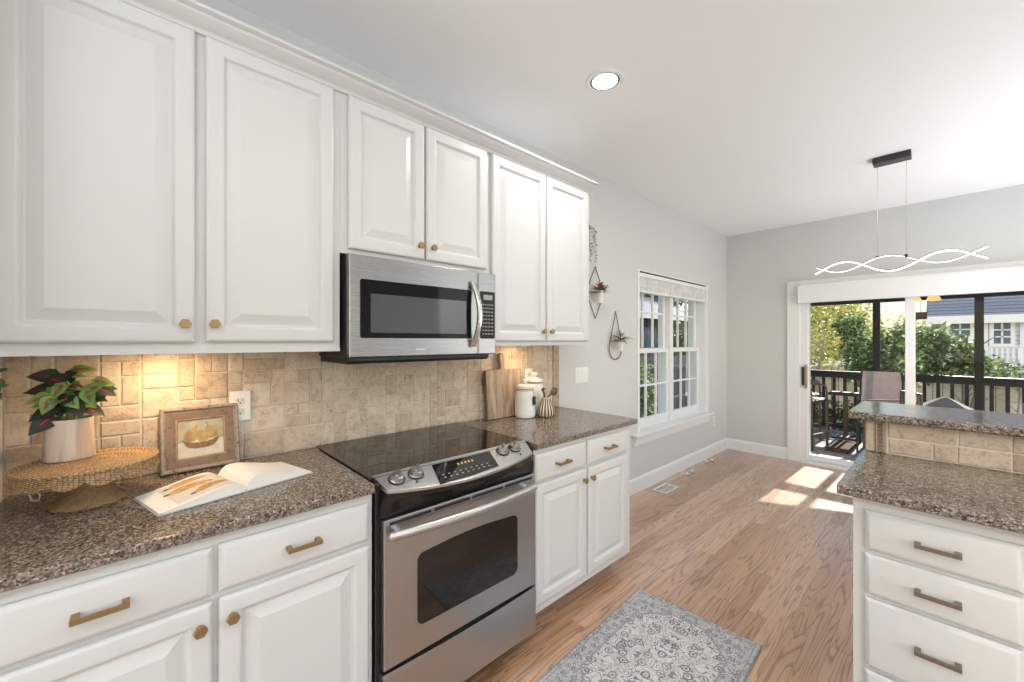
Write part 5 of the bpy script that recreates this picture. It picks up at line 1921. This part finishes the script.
bc = bar_chair('bronze tube bar chair on the porch nearest the sliding door', 0.62, 6.60, R(75))
dup(bc, (0.50, 7.22, DK), R(100), 'bronze tube bar chair on the porch against the railing')
bt = thing('bar_table', 'square dark bar table on a blue grey base on the porch', 'table', (0.93, 7.60, DK))
part('base_plate', MB().box(0.78, 1.08, 7.45, 7.75, DK, DK + 0.03, 0.008), M['base_blue'], bt)
part('pedestal', MB().box(0.905, 0.955, 7.575, 7.625, DK + 0.03, 0.60, 0.004), M['tube'], bt)
part('tabletop', MB().box(0.74, 1.12, 7.44, 7.78, 0.60, 0.63, 0.006), M['seat_dark'], bt)

dm_ = thing('door_mat', 'brown mat with a dark edge on the porch deck by the sliding door', 'mat', (0.98, 7.0, DK))
part('mat_border', MB().box(0.86, 1.10, 6.50, 7.35, DK, DK + 0.010, 0.003), M['mat_edge'], dm_)
part('mat_field', MB().box(0.89, 1.09, 6.54, 7.31, DK + 0.009, DK + 0.014, 0.002), M['mat_brown'], dm_)

# sling chair seen from behind
sch = thing('sling_chair', 'mauve grey sling patio chair behind the bar top', 'chair', (1.36, 7.0, DK), R(4))
for sx in (-1, 1):
    part('side_frame', MB().tube([(sx * 0.215, -0.30, 0.0), (sx * 0.215, -0.26, 0.38), (sx * 0.215, 0.18, 0.34), (sx * 0.215, 0.30, 0.62), (sx * 0.20, 0.36, 1.00)], 0.012, 8), M['seat_dark'], sch, local=True)
    part('rear_leg', MB().tube([(sx * 0.215, 0.34, 0.0), (sx * 0.215, 0.16, 0.36), (sx * 0.215, 0.10, 0.60)], 0.012, 8), M['seat_dark'], sch, local=True)
    part('arm', MB().tube([(sx * 0.225, -0.28, 0.56), (sx * 0.225, 0.00, 0.62), (sx * 0.225, 0.30, 0.64)], 0.016, 8), M['seat_dark'], sch, local=True)
rs = []
for k in range(15):
    u = k / 14
    z = 0.52 + 0.485 * u
    y = 0.235 + 0.13 * u
    wv = 0.198 * (1.0 if u > 0.25 else 0.55 + 0.45 * math.sin(PI / 2 * u / 0.25))
    rs.append([(-wv, y, z), (-wv * 0.5, y + 0.012, z), (0, y + 0.016, z), (wv * 0.5, y + 0.012, z), (wv, y, z), (wv, y + 0.006, z), (0, y + 0.022, z), (-wv, y + 0.006, z)])
part('back_sling', MB().rings(rs), M['sling'], sch, local=True)
part('seat_sling', MB().rings([[(-0.20, y, z), (0, y, z - 0.03), (0.20, y, z), (0.20, y, z - 0.006), (0, y, z - 0.036), (-0.20, y, z - 0.006)] for y, z in ((-0.27, 0.385), (-0.05, 0.365), (0.16, 0.355))]), M['sling'], sch, local=True)

# fabric cover with a peaked top over a fire bowl
cvx = thing('furniture_cover', 'peaked grey fabric cover over a porch table beyond the bar top', 'cover', (1.925, 6.95, DK), R(0))
cb_ = MB()
nn = 4
rs = [[(-0.30, -0.32, 0.02), (0.30, -0.32, 0.02), (0.30, 0.32, 0.02), (-0.30, 0.32, 0.02)], [(-0.295, -0.31, 0.30), (0.295, -0.31, 0.30), (0.295, 0.31, 0.30), (-0.295, 0.31, 0.30)],
      [(-0.29, -0.30, 0.575), (0.29, -0.30, 0.565), (0.29, 0.30, 0.575), (-0.29, 0.30, 0.585)], [(-0.02, -0.02, 0.762), (0.02, -0.02, 0.762), (0.02, 0.02, 0.762), (-0.02, 0.02, 0.762)]]
part('cover_fabric', cb_.rings(rs), M['cover_fabric'], cvx, local=True)
hm = MB()
hm.tube([(-0.302, -0.322, 0.02), (0.302, -0.322, 0.02), (0.302, 0.322, 0.02), (-0.302, 0.322, 0.02)], 0.012, 6, closed=True)
part('hem_cord', hm, M['seat_dark'], cvx, local=True)
ac = bar_chair('bronze tube bar chair on the porch left of the peaked grey cover', 1.50, 6.30, R(-60))
ac.scale = (0.9, 0.9, 0.86)

for (x, z, lab) in ((1.83, 1.905, 'amber glass porch lamp hanging right of the door mullion'), (1.665, 1.905, 'amber glass porch lamp hanging left of the door mullion')):
    t = thing('porch_lamp', lab, 'lamp', (x, 7.05, z), group='amber porch lamps')
    part('shade', MB().lathe([(0.012, 0.075), (0.030, 0.060), (0.052, 0.020), (0.066, -0.018), (0.064, -0.020), (0.040, -0.024), (0.01, -0.026)], (x, 7.05, z), 28), M['amber'], t)
    part('stem', MB().cyl((x, 7.05, z + 0.07), (x, 7.05, 2.618), 0.007, n=8), M['post'], t)
bhx = thing('birdhouse', 'small brown wooden birdhouse hanging from the porch beam', 'birdhouse', (1.70, 7.86, 1.69))
part('box', MB().box(1.635, 1.755, 7.81, 7.91, 1.690, 1.775, 0.003), M['bird_wood'], bhx)
part('roof', MB().box(1.625, 1.765, 7.80, 7.92, 1.775, 1.787, 0.003), M['bird_wood'], bhx)
part('hanger', MB().cyl((1.695, 7.86, 1.787), (1.695, 7.90, 2.0), 0.003, n=6), M['post'], bhx)

# ------------------------------------------------------------------ yard, fences, neighbouring houses, trees
GZ = -1.0
struct('ground_yard', MB().box(-40, 45, -20, 70, GZ - 0.2, GZ), M['ground'], label='lawn around the house', cat='ground')


def fence_run(label, x0, x1, y, z0, z1, m):
    t = thing('yard_fence', label, 'fence', ((x0 + x1) / 2, y, z0))
    part('fence_boards', MB().box(x0, x1, y - 0.012, y + 0.012, z0 + 0.03, z1), m, t)
    rl = MB()
    for z in (z0 + 0.35, (z0 + z1) / 2 + 0.06, z1 - 0.25):
        rl.box(x0, x1, y - 0.055, y - 0.012, z - 0.045, z + 0.045, 0.004, 1)
    part('fence_rails', rl, m, t)
    k = x0 + 0.5
    while k < x1:
        part('fence_post', MB().box(k - 0.045, k + 0.045, y + 0.012, y + 0.10, z0, z1 + 0.03, 0.004, 1), m, t)
        k += 2.4
    return t


fence_run('tan vertical board fence across the yard behind the porch', -4.1, 9.0, 12.6, GZ, 0.76, M['fence'])


def blob_foliage(mb, blobs, n, size, seed, flat_=0.0):
    rg = random.Random(seed)
    lay = mb.attr_f('rnd')
    tot = sum(b[1][0] * b[1][1] * b[1][2] for b in blobs)
    for (c, s) in blobs:
        k = max(8, int(n * (s[0] * s[1] * s[2]) / tot))
        for _ in range(k):
            while True:
                p = Vector((rg.uniform(-1, 1), rg.uniform(-1, 1), rg.uniform(-1, 1)))
                if p.length <= 1:
                    break
            p = p * (0.55 + 0.45 * rg.random())
            p = Vector((c[0] + p.x * s[0], c[1] + p.y * s[1], c[2] + p.z * s[2]))
            d = Vector((rg.gauss(0, 1), rg.gauss(0, 1), rg.gauss(0, 0.7))).normalized()
            e = d.orthogonal().normalized()
            e.rotate(Matrix.Rotation(rg.uniform(0, 2 * PI), 3, d))
            L = size * rg.uniform(0.6, 1.3)
            W = L * 0.48
            q = [p, p + d * L * 0.5 + e * W * 0.5, p + d * L, p + d * L * 0.5 - e * W * 0.5]
            f = mb.bm.faces.new([mb.bm.verts.new(v) for v in q])
            f[lay] = rg.random()


def tree(label, x, y, blobs, n, size, fol, bark, trunks, seed, cat='tree', name='yard_tree'):
    t = thing(name, label, cat, (x, y, GZ))
    rg = random.Random(seed + 99)
    tk = MB()
    for (dx, dy, h, r) in trunks:
        base = Vector((x + dx * 0.15, y + dy * 0.15, GZ))
        topv = Vector((x + dx, y + dy, GZ + h))
        pth = [base.lerp(topv, u) + Vector((rg.uniform(-1, 1), rg.uniform(-1, 1), 0)) * 0.05 * h * u * (1 - u) for u in (0, 0.2, 0.4, 0.6, 0.8, 1.0)]
        tk.tube(pth, r, 8, radii=[r * (1 - 0.75 * u) for u in (0, 0.2, 0.4, 0.6, 0.8, 1.0)])
        for u in (2, 3, 3, 4, 4):
            s = pth[u]
            e = s + Vector((rg.uniform(-1, 1) * 0.26 * h, rg.uniform(-1, 1) * 0.2 * h, rg.uniform(0.05, 0.22) * h))
            tk.tube([s, s.lerp(e, 0.5) + Vector((0, 0, 0.03 * h)), e], r * 0.3, 6, radii=[r * 0.35, r * 0.22, r * 0.08])
    part('trunk', tk, bark, t)
    fm = MB()
    blob_foliage(fm, blobs, n, size, seed)
    part('crown', fm, fol, t, smooth=0)
    return t


tree('pale trunked tree with yellow green leaves left of the first porch post', -0.35, 11.2,
     [((-0.7, 11.2, 1.9), (0.9, 0.7, 0.75)), ((0.25, 11.1, 2.0), (0.65, 0.6, 0.55)), ((0.0, 11.5, 1.2), (0.9, 0.5, 0.5)), ((-1.4, 11.4, 1.6), (0.8, 0.6, 0.8)), ((-0.2, 11.3, 2.6), (0.6, 0.5, 0.3))],
     5200, 0.095, M['fol_yellow'], M['bark_pale'], [(-0.5, 0, 3.2, 0.055), (0.15, 0.1, 3.0, 0.05), (0.5, -0.1, 2.8, 0.04), (-1.1, 0.1, 2.7, 0.045)], 31)
tree('bright green bushy tree behind the first porch post', 1.1, 10.3,
     [((0.87, 10.2, 1.15), (0.48, 0.45, 0.56)), ((1.41, 10.26, 1.32), (0.45, 0.4, 0.58)), ((1.09, 10.35, 0.72), (0.72, 0.45, 0.36)), ((0.64, 10.4, 1.67), (0.36, 0.36, 0.36))],
     4000, 0.10, M['fol_green'], M['bark'], [(0.2, 0, 2.6, 0.05), (-0.2, 0.1, 2.4, 0.04)], 32)
tree('leafy green shrub between the door mullion and the second porch post', 1.95, 9.05,
     [((1.78, 9.02, 1.36), (0.35, 0.34, 0.37)), ((2.03, 9.02, 1.19), (0.37, 0.34, 0.37)), ((2.24, 9.1, 1.03), (0.28, 0.3, 0.28)), ((1.74, 9.02, 0.95), (0.40, 0.34, 0.25))],
     1500, 0.10, M['fol_green'], M['bark'], [(0.2, 0, 2.5, 0.04), (-0.15, 0.1, 2.5, 0.035), (0.35, 0.0, 2.2, 0.03)], 33)
tree('low green shrub along the fence right of the second porch post', 2.75, 11.8,
     [((2.6, 11.8, 0.86), (0.35, 0.3, 0.25)), ((3.1, 11.9, 0.80), (0.4, 0.3, 0.22)), ((3.6, 11.9, 0.8), (0.4, 0.3, 0.25))],
     900, 0.09, M['fol_green'], M['bark'], [(0.1, 0, 1.8, 0.03), (0.6, 0, 1.75, 0.03)], 34, cat='shrub', name='yard_shrub')


tree('dark foliage filler added close behind the railing between the porch posts', 1.62, 8.42,  # foliage added only to darken the view through the middle railing
     [((1.45, 8.40, 0.15), (0.34, 0.22, 0.52)), ((1.85, 8.42, 0.12), (0.34, 0.22, 0.50))], 2200, 0.07, M['fol_dark'], M['bark'], [(0.0, 0, 1.4, 0.03), (0.2, 0, 1.3, 0.025)], 36, cat='shrub', name='yard_shrub')
tree('dark foliage filler added close behind the railing next to the bar chairs', 0.62, 8.85,  # added foliage standing in for dark chair shapes at the left railing
     [((0.45, 8.85, 0.05), (0.32, 0.3, 0.48)), ((0.85, 8.9, 0.0), (0.3, 0.3, 0.45))], 1700, 0.07, M['fol_dark'], M['bark'], [(0.0, 0, 1.3, 0.03), (0.2, 0, 1.2, 0.025)], 37, cat='shrub', name='yard_shrub')


def gable_house(label, x0, x1, y0, y1, eave, ridge, wall_m, roof_m, along='x', windows=(), extra=None):
    """windows: (x0, x1, z0, z1) on the wall facing the viewer (y0)"""
    t = thing('neighbour_house', label, 'house', ((x0 + x1) / 2, (y0 + y1) / 2, GZ))
    part('walls', MB().box(x0, x1, y0, y1, GZ, eave), wall_m, t)
    ym = (y0 + y1) / 2
    ov = 0.35
    r = MB()
    r.rings([[(x, y0 - ov, eave), (x, ym, ridge), (x, y1 + ov, eave), (x, y1 + ov, eave - 0.15), (x, ym, ridge - 0.18), (x, y0 - ov, eave - 0.15)] for x in (x0 - ov, x1 + ov)])
    part('roof', r, roof_m, t)
    part('eave_fascia', MB().box(x0 - ov, x1 + ov, y0 - ov - 0.04, y0 - ov, eave - 0.26, eave + 0.02), M['house_white'], t)
    part('eave_soffit', MB().box(x0 - ov, x1 + ov, y0 - ov, y0, eave - 0.22, eave - 0.19), M['house_white'], t)
    g_ = MB()
    for x in (x0, x1):
        g_.rings([[(x - 0.02, y0, eave), (x - 0.02, y1, eave), (x - 0.02, ym, ridge - 0.1)], [(x + 0.02, y0, eave), (x + 0.02, y1, eave), (x + 0.02, ym, ridge - 0.1)]])
    part('gables', g_, wall_m, t)
    for (a, b, z0, z1) in windows:
        f = MB()
        q = 0.10
        f.box(a - q, b + q, y0 - 0.05, y0 + 0.02, z0 - q, z0)
        f.box(a - q, b + q, y0 - 0.05, y0 + 0.02, z1, z1 + q)
        f.box(a - q, a, y0 - 0.05, y0 + 0.02, z0, z1)
        f.box(b, b + q, y0 - 0.05, y0 + 0.02, z0, z1)
        f.box((a + b) / 2 - 0.025, (a + b) / 2 + 0.025, y0 - 0.045, y0 + 0.02, z0, z1)
        for k in (1, 2):
            zz = z0 + (z1 - z0) * k / 3
            f.box(a, b, y0 - 0.045, y0 + 0.02, zz - 0.022, zz + 0.022)
        fo = part('window', f, M['house_white'], t)
        part('pane', MB().box(a, b, y0 - 0.02, y0 + 0.01, z0, z1), M['house_pane'], fo)
    return t


hs = gable_house('pale blue neighbouring house with grey shingle roof seen through the door', 1.75, 9.5, 22.0, 30.0, 2.28, 5.0, M['siding'], M['shingle'],
                 windows=((2.02, 2.50, 1.28, 2.08), (3.05, 3.42, 1.30, 2.02), (4.2, 4.8, 1.1, 2.05)))
part('corner_board', MB().box(2.70, 2.92, 21.94, 22.02, GZ, 2.06), M['house_white'], hs)
part('corner_board', MB().box(3.62, 3.80, 21.94, 22.02, GZ, 2.06), M['house_white'], hs)
pr_ = MB()
pr_.box(2.90, 3.9, 21.0, 21.05, 1.18, 1.25)
pr_.box(2.90, 3.9, 21.0, 21.05, 0.60, 0.66)
for k in range(9):
    pr_.box(2.93 + k * 0.115, 2.98 + k * 0.115, 21.0, 21.05, 0.6, 1.2)
part('stoop_railing', pr_, M['house_white'], hs)
part('stoop', MB().box(2.85, 3.95, 20.98, 22.0, GZ, 0.58), M['siding'], hs)

# far trees behind, filling the view left of the pale blue house
tree('wide yellowish tree far behind the tan fence', -2.2, 17.5,
     [((-2.8, 17.5, 2.2), (1.8, 0.9, 1.6)), ((-0.6, 17.7, 2.0), (1.5, 0.9, 1.4)), ((0.6, 17.8, 1.0), (1.2, 0.9, 0.8)), ((1.0, 17.9, 1.2), (0.6, 0.6, 0.8))],
     5200, 0.15, M['fol_yellow'], M['bark_pale'], [(-0.6, 0, 4.5, 0.10), (0.8, 0, 4.2, 0.09), (1.6, 0, 3.8, 0.08)], 41)

# side yard seen through the left wall window
shd = thing('side_house', 'blue roofed neighbouring house seen through the left wall window', 'house', (-6.5, 14.0, GZ))
part('walls', MB().box(-9.0, -4.6, 9.5, 15.0, GZ, 2.15), M['brick'], shd)
part('roof', MB().rings([[(-4.25, y, 2.12), (-6.8, y, 3.15), (-9.35, y, 2.12), (-9.35, y, 2.26), (-6.8, y, 3.33), (-4.25, y, 2.26)] for y in (9.1, 15.4)]), M['shingle_blue'], shd)
part('gutter', MB().box(-4.27, -4.15, 9.1, 15.4, 2.08, 2.20), M['house_white'], shd)
part('porch_post', MB().box(-4.42, -4.32, 11.0, 11.1, GZ, 2.1), M['bird_wood'], shd)
part('window', MB().box(-4.62, -4.57, 11.6, 12.5, 0.6, 1.8), M['house_pane'], shd)
wsh = thing('white_house', 'white house with pale roof seen at the right of the left wall window', 'house', (-7.5, 22.0, GZ))
part('walls', MB().box(-12.0, -3.4, 19.5, 26.0, GZ, 2.9), M['house_white'], wsh)
part('roof', MB().rings([[(-2.9, y, 2.85), (-7.7, y, 4.9), (-12.5, y, 2.85), (-12.5, y, 3.0), (-7.7, y, 5.1), (-2.9, y, 3.0)] for y in (19.1, 26.4)]), M['siding'], wsh)
part('window', MB().box(-3.42, -3.36, 21.0, 22.4, 0.9, 2.3), M['house_pane'], wsh)
fr2 = thing('side_fence', 'dark grey board fence in the side yard beyond the left wall window', 'fence', (-2.6, 9.2, GZ))
part('fence_boards', MB().box(-2.62, -2.59, 5.0, 12.3, GZ + 0.02, 1.02), M['fence_dark'], fr2)
rl = MB()
for z in (-0.7, 0.0, 0.75):
    rl.box(-2.59, -2.55, 5.0, 12.3, z - 0.04, z + 0.04)
part('fence_rails', rl, M['fence_dark'], fr2)
tree('dark leafy tree with yellow tips beyond the right half of the left wall window', -3.4, 11.6,
     [((-3.4, 11.3, 1.15), (0.5, 0.7, 0.8)), ((-3.5, 12.1, 1.3), (0.5, 0.6, 0.8))], 2600, 0.11, M['fol_dark'], M['bark'], [(0, 0, 2.4, 0.06), (0.1, 0.6, 2.4, 0.05)], 51)
tree('dark tree rising behind the blue roof in the left wall window', -7.0, 16.8,
     [((-6.6, 16.8, 3.6), (1.9, 1.2, 1.4)), ((-8.6, 16.2, 3.7), (1.6, 1.2, 1.3))], 2200, 0.2, M['fol_dark'], M['bark'], [(0, 0, 4.6, 0.14), (-1.2, 0, 4.5, 0.12)], 52)
tree('green bush in the side yard seen through the lower left panes', -1.9, 6.6,
     [((-1.85, 6.5, 0.55), (0.40, 0.42, 0.7)), ((-1.9, 7.0, 0.3), (0.36, 0.36, 0.55))], 1500, 0.09, M['fol_green'], M['bark'], [(0, 0, 1.7, 0.04), (0.05, 0.2, 1.5, 0.03)], 53, cat='bush', name='yard_bush')
